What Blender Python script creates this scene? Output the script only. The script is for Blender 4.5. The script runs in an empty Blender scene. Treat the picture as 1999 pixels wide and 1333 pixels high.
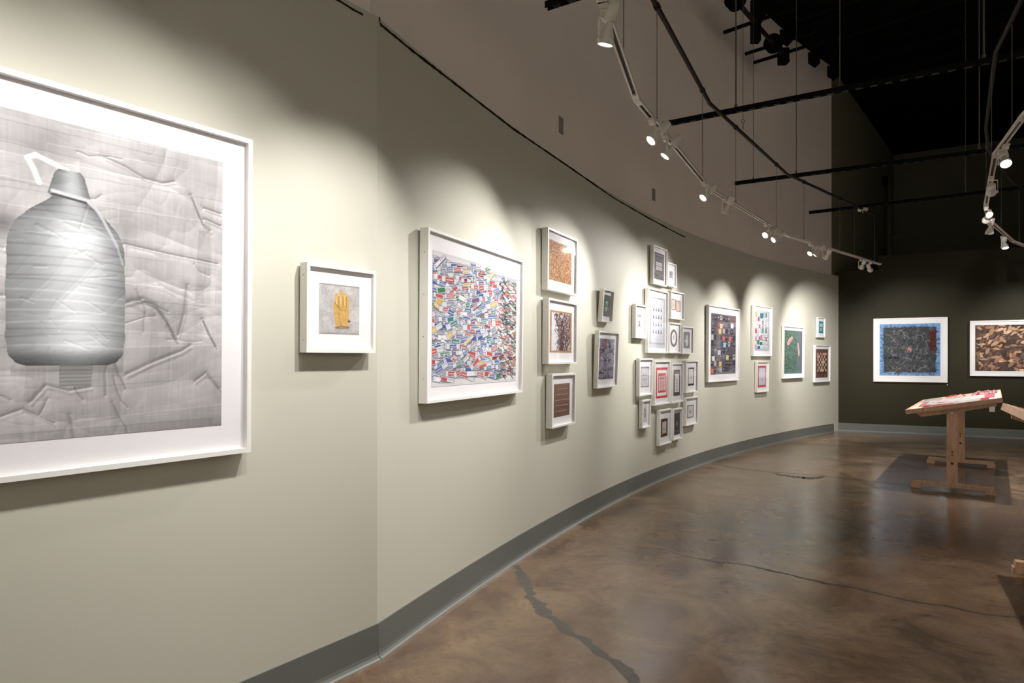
import bpy, math, random
import numpy as np
from mathutils import Vector, Matrix, Quaternion

random.seed(7)
rng = np.random.default_rng(11)
S = bpy.context.scene
COL = S.collection

# ------------------------------------------------------------------ camera
F, HOR, CAMZ = 1280.0, 700.0, 1.30          # focal length in pixels, horizon row, eye height
cam_d = bpy.data.cameras.new('camera')
cam_d.sensor_fit = 'HORIZONTAL'; cam_d.sensor_width = 36.0
cam_d.lens = 36.0 * F / 1999.0
cam_d.shift_y = (HOR - 666.5) / 1999.0
cam_d.clip_start = 0.05
cam = bpy.data.objects.new('camera', cam_d); COL.objects.link(cam)
cam.location = (0, 0, CAMZ); cam.rotation_euler = (math.radians(90), 0, 0)
S.camera = cam

# ------------------------------------------------------------------ world, exposure
w = bpy.data.worlds.new('world'); S.world = w; w.use_nodes = True
w.node_tree.nodes['Background'].inputs[0].default_value = (0.01, 0.01, 0.01, 1)
w.node_tree.nodes['Background'].inputs[1].default_value = 1.0
S.view_settings.view_transform = 'Standard'; S.view_settings.look = 'None'
S.view_settings.exposure = 0.6; S.view_settings.gamma = 1.0
S.view_settings.use_curve_mapping = False
S.cycles.max_bounces = 10; S.cycles.diffuse_bounces = 6; S.cycles.transparent_max_bounces = 24
LAMP_W = 75.0                                # power of one spotlight bulb
LAMP_COL = (1.0, 0.975, 0.945)

# ------------------------------------------------------------------ helpers
def ray(x): return (x - 1000.0) / F
def on_plane_z(x, y, z):
    Y = (CAMZ - z) * F / (y - HOR); return Vector((ray(x) * Y, Y, z))
def floor_pt(x, y): return on_plane_z(x, y, 0.0)

def link(o, parent=None):
    COL.objects.link(o)
    if parent is not None: o.parent = parent
    return o
def tag(o, label=None, cat=None, group=None, kind=None):
    if label: o['label'] = label
    if cat: o['category'] = cat
    if group: o['group'] = group
    if kind: o['kind'] = kind
    return o
def empty(name, mat=None, label=None, cat=None, group=None):
    o = bpy.data.objects.new(name, None); o.empty_display_size = 0.05; link(o)
    if mat is not None: o.matrix_world = mat
    return tag(o, label, cat, group)
def mesh(name, v, f, mat, parent=None, smooth=False):
    me = bpy.data.meshes.new(name); me.from_pydata([tuple(p) for p in v], [], f); me.validate(); me.update()
    if smooth: me.polygons.foreach_set('use_smooth', [True] * len(me.polygons))
    me.materials.append(mat)
    return link(bpy.data.objects.new(name, me), parent)

class MB:
    def __init__(s): s.v = []; s.f = []
    def add(s, v, f):
        n = len(s.v); s.v += [Vector(p) for p in v]; s.f += [tuple(i + n for i in q) for q in f]; return s
    def box(s, lo, hi, M=None):
        (a, b, c), (d, e, g) = lo, hi
        v = [Vector(p) for p in ((a,b,c),(d,b,c),(d,e,c),(a,e,c),(a,b,g),(d,b,g),(d,e,g),(a,e,g))]
        if M is not None: v = [M @ p for p in v]
        return s.add(v, [(0,3,2,1),(4,5,6,7),(0,1,5,4),(1,2,6,5),(2,3,7,6),(3,0,4,7)])
    def tube(s, pts, rad, n=10, caps=True):
        pts = [Vector(p) for p in pts]; k = len(pts)
        rs = rad if isinstance(rad, (list, tuple)) else [rad] * k
        rings = []; prev = None
        for i, p in enumerate(pts):
            d = (pts[min(i+1, k-1)] - pts[max(i-1, 0)])
            d = d.normalized() if d.length > 1e-9 else (prev or Vector((0,0,1)))
            prev = d
            a = Vector((0,0,1)) if abs(d.z) < 0.95 else Vector((1,0,0))
            u = d.cross(a).normalized(); w_ = d.cross(u)
            rings.append([p + rs[i] * (math.cos(2*math.pi*j/n) * u + math.sin(2*math.pi*j/n) * w_) for j in range(n)])
        v = [q for r in rings for q in r]; f = []
        for i in range(k-1):
            for j in range(n):
                f.append((i*n+j, i*n+(j+1) % n, (i+1)*n+(j+1) % n, (i+1)*n+j))
        if caps: f += [tuple(range(n))[::-1], tuple(range((k-1)*n, k*n))]
        return s.add(v, f)
    def axis_lathe(s, p0, d, prof, n=20, caps=True):
        d = Vector(d).normalized(); p0 = Vector(p0)
        a = Vector((0,0,1)) if abs(d.z) < 0.95 else Vector((1,0,0))
        u = d.cross(a).normalized(); w_ = d.cross(u)
        v = []; f = []
        for (t, r) in prof:
            v += [p0 + d*t + r*(math.cos(2*math.pi*j/n)*u + math.sin(2*math.pi*j/n)*w_) for j in range(n)]
        for i in range(len(prof)-1):
            for j in range(n): f.append((i*n+j, i*n+(j+1) % n, (i+1)*n+(j+1) % n, (i+1)*n+j))
        if caps: f += [tuple(range(n))[::-1], tuple(range((len(prof)-1)*n, len(prof)*n))]
        return s.add(v, f)
    def bar(s, p0, p1, wd, ht, up=(0,0,1)):
        p0 = Vector(p0); p1 = Vector(p1); d = (p1-p0).normalized(); up = Vector(up)
        r = d.cross(up).normalized(); u = r.cross(d)
        v = [p + sx*wd/2*r + sz*ht/2*u for p in (p0, p1) for sx, sz in ((-1,-1),(1,-1),(1,1),(-1,1))]
        return s.add(v, [(0,1,2,3),(7,6,5,4),(0,4,5,1),(1,5,6,2),(2,6,7,3),(3,7,4,0)])
    def build(s, name, mat, parent=None, smooth=False): return mesh(name, s.v, s.f, mat, parent, smooth)

# ------------------------------------------------------------------ materials
def srgb(r, g, b):
    c = np.array((r, g, b), float) / 255.0
    c = np.where(c <= 0.04045, c / 12.92, ((c + 0.055) / 1.055) ** 2.4)
    return (float(c[0]), float(c[1]), float(c[2]), 1.0)
def mat_new(name):
    m = bpy.data.materials.new(name); m.use_nodes = True
    nt = m.node_tree; return m, nt, nt.nodes['Principled BSDF']
def simple(name, col, rough=0.5, spec=0.5, metal=0.0, noise=0.0, scale=20.0, bump=0.0, stretch=None):
    m, nt, b = mat_new(name)
    b.inputs['Roughness'].default_value = rough; b.inputs['Specular IOR Level'].default_value = spec
    b.inputs['Metallic'].default_value = metal
    tc = nt.nodes.new('ShaderNodeTexCoord'); n = nt.nodes.new('ShaderNodeTexNoise')
    n.inputs['Scale'].default_value = scale; n.inputs['Detail'].default_value = 5
    if stretch:
        mp = nt.nodes.new('ShaderNodeMapping'); mp.inputs['Scale'].default_value = stretch
        nt.links.new(tc.outputs['Object'], mp.inputs[0]); nt.links.new(mp.outputs[0], n.inputs['Vector'])
    else: nt.links.new(tc.outputs['Object'], n.inputs['Vector'])
    mx = nt.nodes.new('ShaderNodeMix'); mx.data_type = 'RGBA'
    c = Vector(col[:3])
    mx.inputs[6].default_value = (*(c * (1-noise)), 1); mx.inputs[7].default_value = (*(c * (1+noise)), 1)
    nt.links.new(n.outputs['Fac'], mx.inputs[0]); nt.links.new(mx.outputs[2], b.inputs['Base Color'])
    if bump > 0:
        bp = nt.nodes.new('ShaderNodeBump'); bp.inputs['Strength'].default_value = bump; bp.inputs['Distance'].default_value = 0.01
        nt.links.new(n.outputs['Fac'], bp.inputs['Height']); nt.links.new(bp.outputs[0], b.inputs['Normal'])
    return m

M_SAGE = simple('sage_paint', srgb(199, 196, 182), 0.62, 0.3, noise=0.012, scale=2.0, bump=0.0)
M_GREY = simple('grey_plaster', srgb(241, 230, 222), 0.85, 0.2, noise=0.06, scale=1.6, bump=0.02)
M_OLIVE = simple('dark_olive_paint', srgb(50, 47, 33), 0.6, 0.15, noise=0.05, scale=2.0)
M_OLIVE2 = simple('olive_plaster', srgb(124, 120, 96), 0.8, 0.2, noise=0.08, scale=1.0)
M_OFFW = simple('offwhite_paint', srgb(205, 200, 190), 0.7, 0.2, noise=0.02, scale=2.0)
M_BLACKC = simple('black_ceiling_paint', (0.004, 0.004, 0.004, 1), 0.9, 0.1, noise=0.2, scale=3.0)
M_BASE = simple('grey_vinyl', srgb(104, 107, 102), 0.38, 0.5, noise=0.06, scale=6.0)
M_FRAME = simple('white_lacquer', srgb(238, 235, 230), 0.4, 0.4, noise=0.01, scale=30)
M_MAT = simple('white_mat_board', srgb(243, 241, 243), 0.8, 0.1, noise=0.006, scale=60)
M_SCREW = simple('screw_hole_grey', srgb(120, 114, 106), 0.6, noise=0.05)
M_TRACK = simple('white_track_paint', srgb(214, 207, 198), 0.45, noise=0.02)
M_SLOT = simple('track_slot_dark', srgb(66, 56, 48), 0.6, noise=0.1)
M_LAMPW = simple('lamp_white_paint', srgb(218, 211, 202), 0.4, noise=0.02)
M_STRUT = simple('black_steel', (0.004, 0.004, 0.005, 1), 0.7, 0.12, noise=0.2)
M_PIPE = simple('dark_steel_pipe', (0.013, 0.010, 0.008, 1), 0.5, 0.2, noise=0.2)
M_CABLE = simple('cable_grey', (0.10, 0.09, 0.075, 1), 0.5, noise=0.1)
M_CRACK = simple('crack_grey', srgb(84, 80, 72), 0.45, 0.4, noise=0.3, scale=25, bump=0.3)
M_SEAM = simple('seam_dark', srgb(42, 34, 22), 0.9, 0.05, noise=0.2)
M_STAIN = simple('floor_stain', srgb(58, 47, 38), 0.4, 0.4, noise=0.3, scale=30)
M_PLATE = simple('outlet_plate', srgb(176, 166, 154), 0.5, noise=0.03)
M_PLATEG = simple('outlet_plate_grey', srgb(150, 142, 132), 0.5, noise=0.03)
M_DET = simple('detector_plastic', srgb(200, 196, 184), 0.45, noise=0.02)

def wood():
    m, nt, b = mat_new('pine_wood')
    tc = nt.nodes.new('ShaderNodeTexCoord'); mp = nt.nodes.new('ShaderNodeMapping')
    mp.inputs['Scale'].default_value = (6, 2, 1.2)
    n = nt.nodes.new('ShaderNodeTexNoise'); n.inputs['Scale'].default_value = 5; n.inputs['Detail'].default_value = 6; n.inputs['Distortion'].default_value = 1.2
    r = nt.nodes.new('ShaderNodeValToRGB')
    r.color_ramp.elements[0].position = 0.3; r.color_ramp.elements[0].color = srgb(206, 160, 126)
    r.color_ramp.elements[1].position = 0.75; r.color_ramp.elements[1].color = srgb(234, 198, 168)
    nt.links.new(tc.outputs['Object'], mp.inputs[0]); nt.links.new(mp.outputs[0], n.inputs['Vector'])
    nt.links.new(n.outputs['Fac'], r.inputs[0]); nt.links.new(r.outputs[0], b.inputs['Base Color'])
    b.inputs['Roughness'].default_value = 0.5
    return m
M_WOOD = wood()
M_WOODK = simple('wood_knot', srgb(84, 48, 28), 0.6, noise=0.2)
M_TOP = simple('pale_table_surface', srgb(205, 192, 182), 0.6, 0.3, noise=0.04)

def floor_mat():
    m, nt, b = mat_new('stained_concrete')
    L = nt.links.new
    tc = nt.nodes.new('ShaderNodeTexCoord')
    def noise(scale, detail=6, rough=0.6, dist=0.0, vec=None):
        n = nt.nodes.new('ShaderNodeTexNoise'); n.inputs['Scale'].default_value = scale; n.inputs['Detail'].default_value = detail
        n.inputs['Roughness'].default_value = rough; n.inputs['Distortion'].default_value = dist
        L(vec or tc.outputs['Object'], n.inputs['Vector']); return n
    def mix(fac, a, c, blend='MIX'):
        mx = nt.nodes.new('ShaderNodeMix'); mx.data_type = 'RGBA'; mx.blend_type = blend
        if isinstance(fac, float): mx.inputs[0].default_value = fac
        else: L(fac, mx.inputs[0])
        for sock, val in ((6, a), (7, c)):
            if isinstance(val, tuple): mx.inputs[sock].default_value = val
            else: L(val, mx.inputs[sock])
        return mx.outputs[2]
    def ramp(src, p0, p1, c0=(0,0,0,1), c1=(1,1,1,1)):
        r = nt.nodes.new('ShaderNodeValToRGB'); e = r.color_ramp.elements
        e[0].position = p0; e[0].color = c0; e[1].position = p1; e[1].color = c1
        L(src, r.inputs[0]); return r.outputs[0]
    big = noise(0.55, 5, 0.6, 0.8); mid = noise(2.3, 8, 0.65, 0.6); fine = noise(22, 6, 0.7); spk = noise(150, 3, 0.6)
    c = mix(ramp(big.outputs['Fac'], 0.38, 0.64), srgb(84, 70, 56), srgb(116, 90, 70))
    c = mix(ramp(mid.outputs['Fac'], 0.40, 0.70), c, srgb(138, 115, 90))
    c = mix(ramp(fine.outputs['Fac'], 0.52, 0.78), c, srgb(98, 78, 62))
    dk = noise(1.1, 7, 0.7, 1.5)
    c = mix(ramp(dk.outputs['Fac'], 0.55, 0.72), c, srgb(84, 63, 50))
    c = mix(ramp(spk.outputs['Fac'], 0.64, 0.74), c, srgb(60, 46, 37))
    L(c, b.inputs['Base Color'])
    rr = ramp(mid.outputs['Fac'], 0.3, 0.8, (0.17,)*3 + (1,), (0.30,)*3 + (1,))
    L(rr, b.inputs['Roughness'])
    b.inputs['Specular IOR Level'].default_value = 0.55
    bp = nt.nodes.new('ShaderNodeBump'); bp.inputs['Strength'].default_value = 0.05; bp.inputs['Distance'].default_value = 0.004
    L(fine.outputs['Fac'], bp.inputs['Height']); L(bp.outputs[0], b.inputs['Normal'])
    return m
M_FLOOR = floor_mat()

def glass_mat():
    m = bpy.data.materials.new('picture_glazing'); m.use_nodes = True; nt = m.node_tree; nt.nodes.clear()
    o = nt.nodes.new('ShaderNodeOutputMaterial'); mx = nt.nodes.new('ShaderNodeMixShader')
    t = nt.nodes.new('ShaderNodeBsdfTransparent'); g = nt.nodes.new('ShaderNodeBsdfGlossy'); ge = nt.nodes.new('ShaderNodeNewGeometry')
    g.inputs['Roughness'].default_value = 0.03; t.inputs[0].default_value = (0.985, 0.985, 0.985, 1)
    dt = nt.nodes.new('ShaderNodeVectorMath'); dt.operation = 'DOT_PRODUCT'
    nt.links.new(ge.outputs['Incoming'], dt.inputs[0]); nt.links.new(ge.outputs['Normal'], dt.inputs[1])
    def mth(op, a, b_=None):
        n = nt.nodes.new('ShaderNodeMath'); n.operation = op
        for k, q in enumerate((a, b_)):
            if q is None: continue
            if isinstance(q, float): n.inputs[k].default_value = q
            else: nt.links.new(q, n.inputs[k])
        return n.outputs[0]
    sch = mth('ADD', mth('MULTIPLY', mth('POWER', mth('SUBTRACT', 1.0, mth('ABSOLUTE', dt.outputs['Value'])), 5.0), 0.96), 0.04)
    nt.links.new(sch, mx.inputs[0]); nt.links.new(t.outputs[0], mx.inputs[1]); nt.links.new(g.outputs[0], mx.inputs[2])
    nt.links.new(mx.outputs[0], o.inputs[0]); return m
M_GLASS = glass_mat()
def print_mat():
    m, nt, b = mat_new('printed_paper')
    a = nt.nodes.new('ShaderNodeVertexColor'); a.layer_name = 'ink'
    nt.links.new(a.outputs['Color'], b.inputs['Base Color'])
    b.inputs['Roughness'].default_value = 0.65; b.inputs['Specular IOR Level'].default_value = 0.15
    return m
M_PRINT = print_mat()
def emit_mat():
    m, nt, b = mat_new('lit_lens')
    b.inputs['Base Color'].default_value = (0.9, 0.9, 0.9, 1)
    b.inputs['Emission Color'].default_value = (1.0, 0.96, 0.90, 1); b.inputs['Emission Strength'].default_value = 9.0
    return m
M_LENS = emit_mat()

# ------------------------------------------------------------------ plan of the room
WALL_H, THICK, BASE_H = 2.785, 0.06, 0.15
_base = [(736,1217),(760,1203),(900,1114),(1000,1055),(1060,1020),(1150,973),(1240,928.5),(1330,894),(1370,881),(1440,863.5),(1540,842.5),(1637,825)]
_P = np.array([[ray(x) * (CAMZ-BASE_H)*F/(y-HOR), (CAMZ-BASE_H)*F/(y-HOR)] for x, y in _base])
_cf = np.polyfit(_P[:,1], _P[:,0], 3, w=[4]+[1]*10+[4])
YS = np.linspace(_P[0,1], _P[-1,1], 70)
CURVE = np.stack([np.polyval(_cf, YS), YS], 1)             # the curved gallery wall, near to far
CORNER = CURVE[0]; FARC = CURVE[-1]
_d1 = np.array((0.5955, 0.8033))
NEARW = np.stack([CORNER - _d1*5.4, CORNER])               # straight wall beside the camera
_db = np.array((0.896, -0.444)); _db /= np.linalg.norm(_db)
BACKW = np.stack([FARC, FARC + _db*6.6])                    # dark far wall

def tang(pl):
    t = np.gradient(pl, axis=0); return t / np.linalg.norm(t, axis=1)[:, None]
def offset(pl, d):                                          # d > 0: into the room
    t = tang(pl); return pl + d * np.stack([t[:,1], -t[:,0]], 1)
def solid(name, pl, th, z0, z1, mat, parent=None):
    a = pl; b = offset(pl, -th); n = len(pl)
    v = [(*p, z0) for p in a] + [(*p, z1) for p in a] + [(*p, z1) for p in b] + [(*p, z0) for p in b]
    f = []
    for i in range(n-1):
        for r in range(4): f.append((r*n+i, r*n+i+1, ((r+1) % 4)*n+i+1, ((r+1) % 4)*n+i))
    f += [(0, n, 2*n, 3*n), (4*n-1, 3*n-1, 2*n-1, n-1)]
    o = mesh(name, v, f, mat, parent, smooth=False); return o
def sweep(name, pl, prof, mat, parent=None):               # prof: (out, z) points
    rows = [offset(pl, o) for o, z in prof]; n = len(pl); v = []; f = []
    for (o, z), r in zip(prof, rows): v += [(*p, z) for p in r]
    for k in range(len(prof)-1):
        for i in range(n-1): f.append((k*n+i, k*n+i+1, (k+1)*n+i+1, (k+1)*n+i))
    m = len(prof)
    f += [tuple(k*n for k in range(m)), tuple(k*n+n-1 for k in range(m))[::-1]]
    return mesh(name, v, f, mat, parent)

def st(o, label=None):
    o['kind'] = 'structure'
    if label: o['label'] = label
    return o
def dens(pl, n): 
    t = np.linspace(0, 1, n)[:, None]; return pl[0] + (pl[1]-pl[0])*t

CEIL = 6.5
nearL = dens(NEARW, 12)
backL = dens(BACKW, 10)
# upper walls, set back behind the furred-out gallery walls
st(solid('wall_left', CURVE, THICK, 0, WALL_H, M_SAGE), 'curved sage gallery wall')
st(solid('wall_near_left', nearL, THICK, 0, WALL_H, M_SAGE), 'straight sage gallery wall beside the camera')
upC = offset(CURVE, -0.035); upN = offset(nearL, -0.035)
st(solid('wall_upper_left', upC[:-1], 0.2, 0, CEIL, M_GREY), 'tall grey plaster wall above the gallery wall')
st(solid('wall_upper_near_left', upN, 0.2, 0, CEIL, M_GREY), 'tall grey plaster wall above the near gallery wall')
ret = np.stack([upC[-2], np.array((9.75, 16.75))]); ub = np.stack([ret[1], np.array((14.6, 13.9))])
st(solid('wall_return_left', dens(ret, 6), 0.2, 0, CEIL, M_OLIVE2), 'olive return wall behind the dark partition')
st(solid('wall_upper_back', dens(ub, 6), 0.2, 0, CEIL, M_OLIVE2), 'olive upper wall far behind the dark partition')
bk = st(solid('wall_back', backL, 0.25, 0, 2.70, M_OLIVE), 'dark olive partition wall at the far end')
bx = offset(np.stack([FARC + _db*0.62, FARC + _db*6.6]), -0.03)
st(solid('wall_back_cap', dens(bx, 6), 0.2, 2.70, 3.10, M_OLIVE), 'dark band on top of the far partition')
cap0 = offset(np.stack([FARC - _db*0.25, FARC + _db*0.62]), -0.03)
st(solid('wall_back_ledge', dens(cap0, 3), 0.2, 2.70, 2.86, M_OLIVE), 'low dark band on top of the far partition')
RX = 9.6
st(mesh('floor', [(-6,-5,0),(16,-5,0),(16,19,0),(-6,19,0)], [(0,1,2,3)], M_FLOOR), 'polished brown concrete floor')
fl = bpy.data.objects['floor']
st(mesh('ceiling', [(-6,-5,CEIL),(16,-5,CEIL),(16,19,CEIL),(-6,19,CEIL)], [(3,2,1,0)], M_BLACKC), 'black ceiling deck')
st(MB().box((RX,-3.6,0),(RX+0.2,8.8,CEIL)).build('wall_right', M_OFFW), 'light wall on the right out of view')
st(MB().box((-4.6,-3.8,0),(RX+0.2,-3.6,CEIL)).build('wall_rear', M_OFFW), 'light wall behind the camera')

# cove base with a rounded toe
PROF = [(0.000, BASE_H), (0.005, BASE_H), (0.006, 0.030), (0.009, 0.016), (0.016, 0.006), (0.024, 0.0015), (0.025, 0.0), (0.0, 0.0)]
st(sweep('baseboard_left', CURVE[:-1], PROF, M_BASE), 'grey vinyl cove base of the curved wall')
nb = nearL.copy()
st(sweep('baseboard_near_left', nb, PROF, M_BASE), 'grey vinyl cove base of the near wall')
st(sweep('baseboard_back', backL, PROF, M_BASE), 'grey vinyl cove base of the dark far wall')

# dark joint running along the upper edge of the gallery walls
def wall_at(x, pl, off=0.0):
    """wall point under the pixel column x"""
    q = np.concatenate([offset(pl, off)]) if off else pl
    t = np.linspace(0, len(q)-1, 6000); i = np.minimum(t.astype(int), len(q)-2); fr = (t-i)[:, None]
    s = q[i]*(1-fr) + q[i+1]*fr
    ok = s[:,1] > 0.3
    e = np.where(ok, np.abs(s[:,0]/np.maximum(s[:,1], 0.3) - ray(x)), 9); k = int(np.argmin(e))
    tg = q[i[k]+1]-q[i[k]]; tg = tg/np.linalg.norm(tg)
    return s[k], tg
def seam(name, pts, pl, wd, parent):
    v = []; f = []
    n = 0
    for k in range(len(pts)-1):
        (x0,y0),(x1,y1) = pts[k], pts[k+1]
        m = max(2, int(abs(x1-x0)/6)+1)
        for j in range(m + (1 if k == len(pts)-2 else 0)):
            t = j/m; x = x0+(x1-x0)*t; y = y0+(y1-y0)*t
            p, tg = wall_at(x, pl); o = np.array((tg[1], -tg[0]))
            z = CAMZ + (HOR-y)*p[1]/F
            hw = wd*(0.6+0.5*random.random())/2
            q = p + o*0.0012
            vert = abs(x1-x0) < 3
            a = np.array((q[0], q[1])); dd = tg*hw if vert else tg*0
            v += [(*(a-dd), z-(0 if vert else hw)), (*(a+dd), z+(0 if vert else hw))]
            if n: f.append((2*n-2, 2*n, 2*n+1, 2*n-1))
            n += 1
    return mesh(name, v, f, M_SEAM, parent)
wl = bpy.data.objects['wall_left']; wn = bpy.data.objects['wall_near_left']
seam('joint', [(741,33),(742,47),(800,95),(1000,250),(1100,318),(1198,386),(1260,422),(1310,449),(1338,463)], CURVE, 0.017, wl)
seam('joint', [(560,-40),(660,0),(688,18),(709,29)], nearL, 0.014, wn)

# ------------------------------------------------------------------ floor cracks
def crack(name, pts, wds, jag, mat=M_CRACK, zo=0.0006):
    P = [floor_pt(x, y) for x, y in pts]
    v = []; f = []; n = 0; ja = jb = jc = 0.0
    for k in range(len(P)-1):
        m = max(2, int((P[k+1]-P[k]).length/0.013))
        for j in range(m + (1 if k == len(P)-2 else 0)):
            t = j/m; p = P[k].lerp(P[k+1], t); w_ = wds[k] + (wds[k+1]-wds[k])*t
            d = (P[k+1]-P[k]).normalized(); nn = Vector((-d.y, d.x, 0))
            ja = ja*.72 + random.uniform(-.34, .34); jb = jb*.72 + random.uniform(-.34, .34); jc = jc*.9 + random.uniform(-.2, .2)
            a = w_*max(.12, 0.5 + jag*ja); b = w_*max(.12, 0.5 + jag*jb)
            c = nn*w_*jag*jc
            v += [p + nn*a + c + Vector((0,0,zo)), p - nn*b + c + Vector((0,0,zo))]
            if n: f.append((2*n-2, 2*n-1, 2*n+1, 2*n))
            n += 1
    return mesh(name, v, f, mat, fl)
crack('crack', [(1007,1102),(1015,1125),(1024,1150),(1040,1176),(1060,1192),(1085,1210),(1110,1226),(1135,1245),(1160,1263),(1180,1276),(1200,1286),(1218,1305),(1245,1333),(1300,1385)],
      [.05,.066,.058,.062,.058,.05,.056,.062,.052,.052,.054,.056,.05,.05], 0.55)
crack('crack', [(1240,1068),(1300,1073),(1340,1085),(1400,1097),(1450,1101),(1500,1112),(1560,1126),(1615,1139),(1670,1147),(1720,1160),(1790,1175),(1850,1183),(1920,1198),(1999,1206),(2100,1220)],
      [.006,.010,.014,.014,.014,.022,.022,.028,.020,.020,.020,.022,.018,.018,.018], 0.6, M_STAIN)
crack('crack', [(1375,904),(1440,914),(1500,921),(1600,928),(1703,940),(1800,949),(1999,968)], [.012]*7, 0.4, M_STAIN)
crack('stain', [(1512,924),(1540,929),(1575,933),(1608,930)], [.03,.12,.14,.03], 0.6, M_STAIN, 0.0009)
crack('stain', [(1384,1053),(1392,1055),(1400,1054)], [.01,.035,.012], 0.5, M_STAIN)
crack('stain', [(1814,1043),(1825,1045),(1838,1046)], [.01,.02,.012], 0.5, M_STAIN)
crack('stain', [(1470,996),(1475,997),(1480,997)], [.01,.03,.012], 0.5, M_STAIN)

# ------------------------------------------------------------------ painting prints on vertex grids
class Canvas:
    def __init__(s, w_, h_, bg=(255,255,255)):
        s.w, s.h = w_, h_; s.a = np.empty((h_, w_, 3), np.float32); s.a[:] = bg
        s.v, s.u = np.meshgrid((np.arange(h_)+.5)/h_, (np.arange(w_)+.5)/w_, indexing='ij')
        s.u = s.u.astype(np.float32); s.v = s.v.astype(np.float32)
    def noise(s, su, sv=None, seed=0, octv=3):
        sv = sv or su; r = np.random.default_rng(seed); out = np.zeros((s.h, s.w), np.float32); amp = 1; tot = 0
        for o in range(octv):
            gu = max(2, int(su*2**o)+2); gv = max(2, int(sv*2**o)+2); g = r.random((gv+1, gu+1))
            x = s.u*(gu-1); y = s.v*(gv-1); i = np.clip(x.astype(int), 0, gu-1); j = np.clip(y.astype(int), 0, gv-1)
            fx = x-i; fy = y-j; fx = fx*fx*(3-2*fx); fy = fy*fy*(3-2*fy)
            out += amp*((g[j,i]*(1-fx)+g[j,i+1]*fx)*(1-fy)+(g[j+1,i]*(1-fx)+g[j+1,i+1]*fx)*fy); tot += amp; amp *= .5
        return out/tot
    def put(s, mask, col, al=1.0):
        m = (mask.astype(np.float32)*al)[..., None]; s.a = s.a*(1-m) + np.array(col, np.float32)*m if np.ndim(col) == 1 else s.a*(1-m) + col*m
    def rect(s, u0, v0, u1, v1, col, al=1.0):
        i0, i1 = int(round(v0*s.h)), int(round(v1*s.h)); j0, j1 = int(round(u0*s.w)), int(round(u1*s.w))
        i0, j0 = max(i0, 0), max(j0, 0); i1 = max(i1, i0+1); j1 = max(j1, j0+1)
        s.a[i0:i1, j0:j1] = s.a[i0:i1, j0:j1]*(1-al) + np.array(col, np.float32)*al
    def poly(s, pts, col, al=1.0):
        p = np.array(pts, float); lo = p.min(0); hi = p.max(0)
        i0, i1 = max(0, int(lo[1]*s.h)-1), min(s.h, int(hi[1]*s.h)+2); j0, j1 = max(0, int(lo[0]*s.w)-1), min(s.w, int(hi[0]*s.w)+2)
        if i0 >= i1 or j0 >= j1: return
        U = s.u[i0:i1, j0:j1]; V = s.v[i0:i1, j0:j1]; ins = np.zeros(U.shape, bool); n = len(p)
        for k in range(n):
            x0, y0 = p[k]; x1, y1 = p[(k+1) % n]
            if y0 == y1: continue
            c = ((y0 > V) != (y1 > V)) & (U < (x1-x0)*(V-y0)/(y1-y0)+x0); ins ^= c
        m = (ins*al)[..., None]; s.a[i0:i1, j0:j1] = s.a[i0:i1, j0:j1]*(1-m) + np.array(col, np.float32)*m
    def ell(s, cu, cv, ru, rv, col, al=1.0): s.put(((s.u-cu)/ru)**2+((s.v-cv)/rv)**2 < 1, col, al)
    def dist(s, p0, p1):
        (a, b), (c, d) = p0, p1; dx, dy = c-a, d-b
        t = np.clip(((s.u-a)*dx+(s.v-b)*dy)/(dx*dx+dy*dy+1e-9), 0, 1)
        return np.hypot(s.u-a-t*dx, s.v-b-t*dy)
    def line(s, p0, p1, wd, col, al=1.0):
        lo = (min(p0[0],p1[0])-wd*2, min(p0[1],p1[1])-wd*2); hi = (max(p0[0],p1[0])+wd*2, max(p0[1],p1[1])+wd*2)
        i0, i1 = max(0, int(lo[1]*s.h)-1), min(s.h, int(hi[1]*s.h)+2); j0, j1 = max(0, int(lo[0]*s.w)-1), min(s.w, int(hi[0]*s.w)+2)
        if i0 >= i1 or j0 >= j1: return
        U = s.u[i0:i1, j0:j1]; V = s.v[i0:i1, j0:j1]; dx, dy = p1[0]-p0[0], p1[1]-p0[1]
        t = np.clip(((U-p0[0])*dx+(V-p0[1])*dy)/(dx*dx+dy*dy+1e-9), 0, 1); d = np.hypot(U-p0[0]-t*dx, V-p0[1]-t*dy)
        m = (np.clip(1.5-d/wd, 0, 1)*al)[..., None]; s.a[i0:i1, j0:j1] = s.a[i0:i1, j0:j1]*(1-m) + np.array(col, np.float32)*m
    def crease(s, pts, wd, k):                       # dark side and bright side of a fold in a photographed surface
        for p0, p1 in zip(pts[:-1], pts[1:]):
            L_ = math.hypot(p1[0]-p0[0], p1[1]-p0[1])+1e-9; nx, ny = -(p1[1]-p0[1])/L_*wd, (p1[0]-p0[0])/L_*wd
            s.line(p0, p1, wd, (88,85,86), .75*k); s.line((p0[0]-nx*1.6, p0[1]-ny*1.6), (p1[0]-nx*1.6, p1[1]-ny*1.6), wd*.9, (238,236,238), .6*k)
    def mul(s, f): s.a *= f[..., None] if np.ndim(f) == 2 else f

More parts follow.
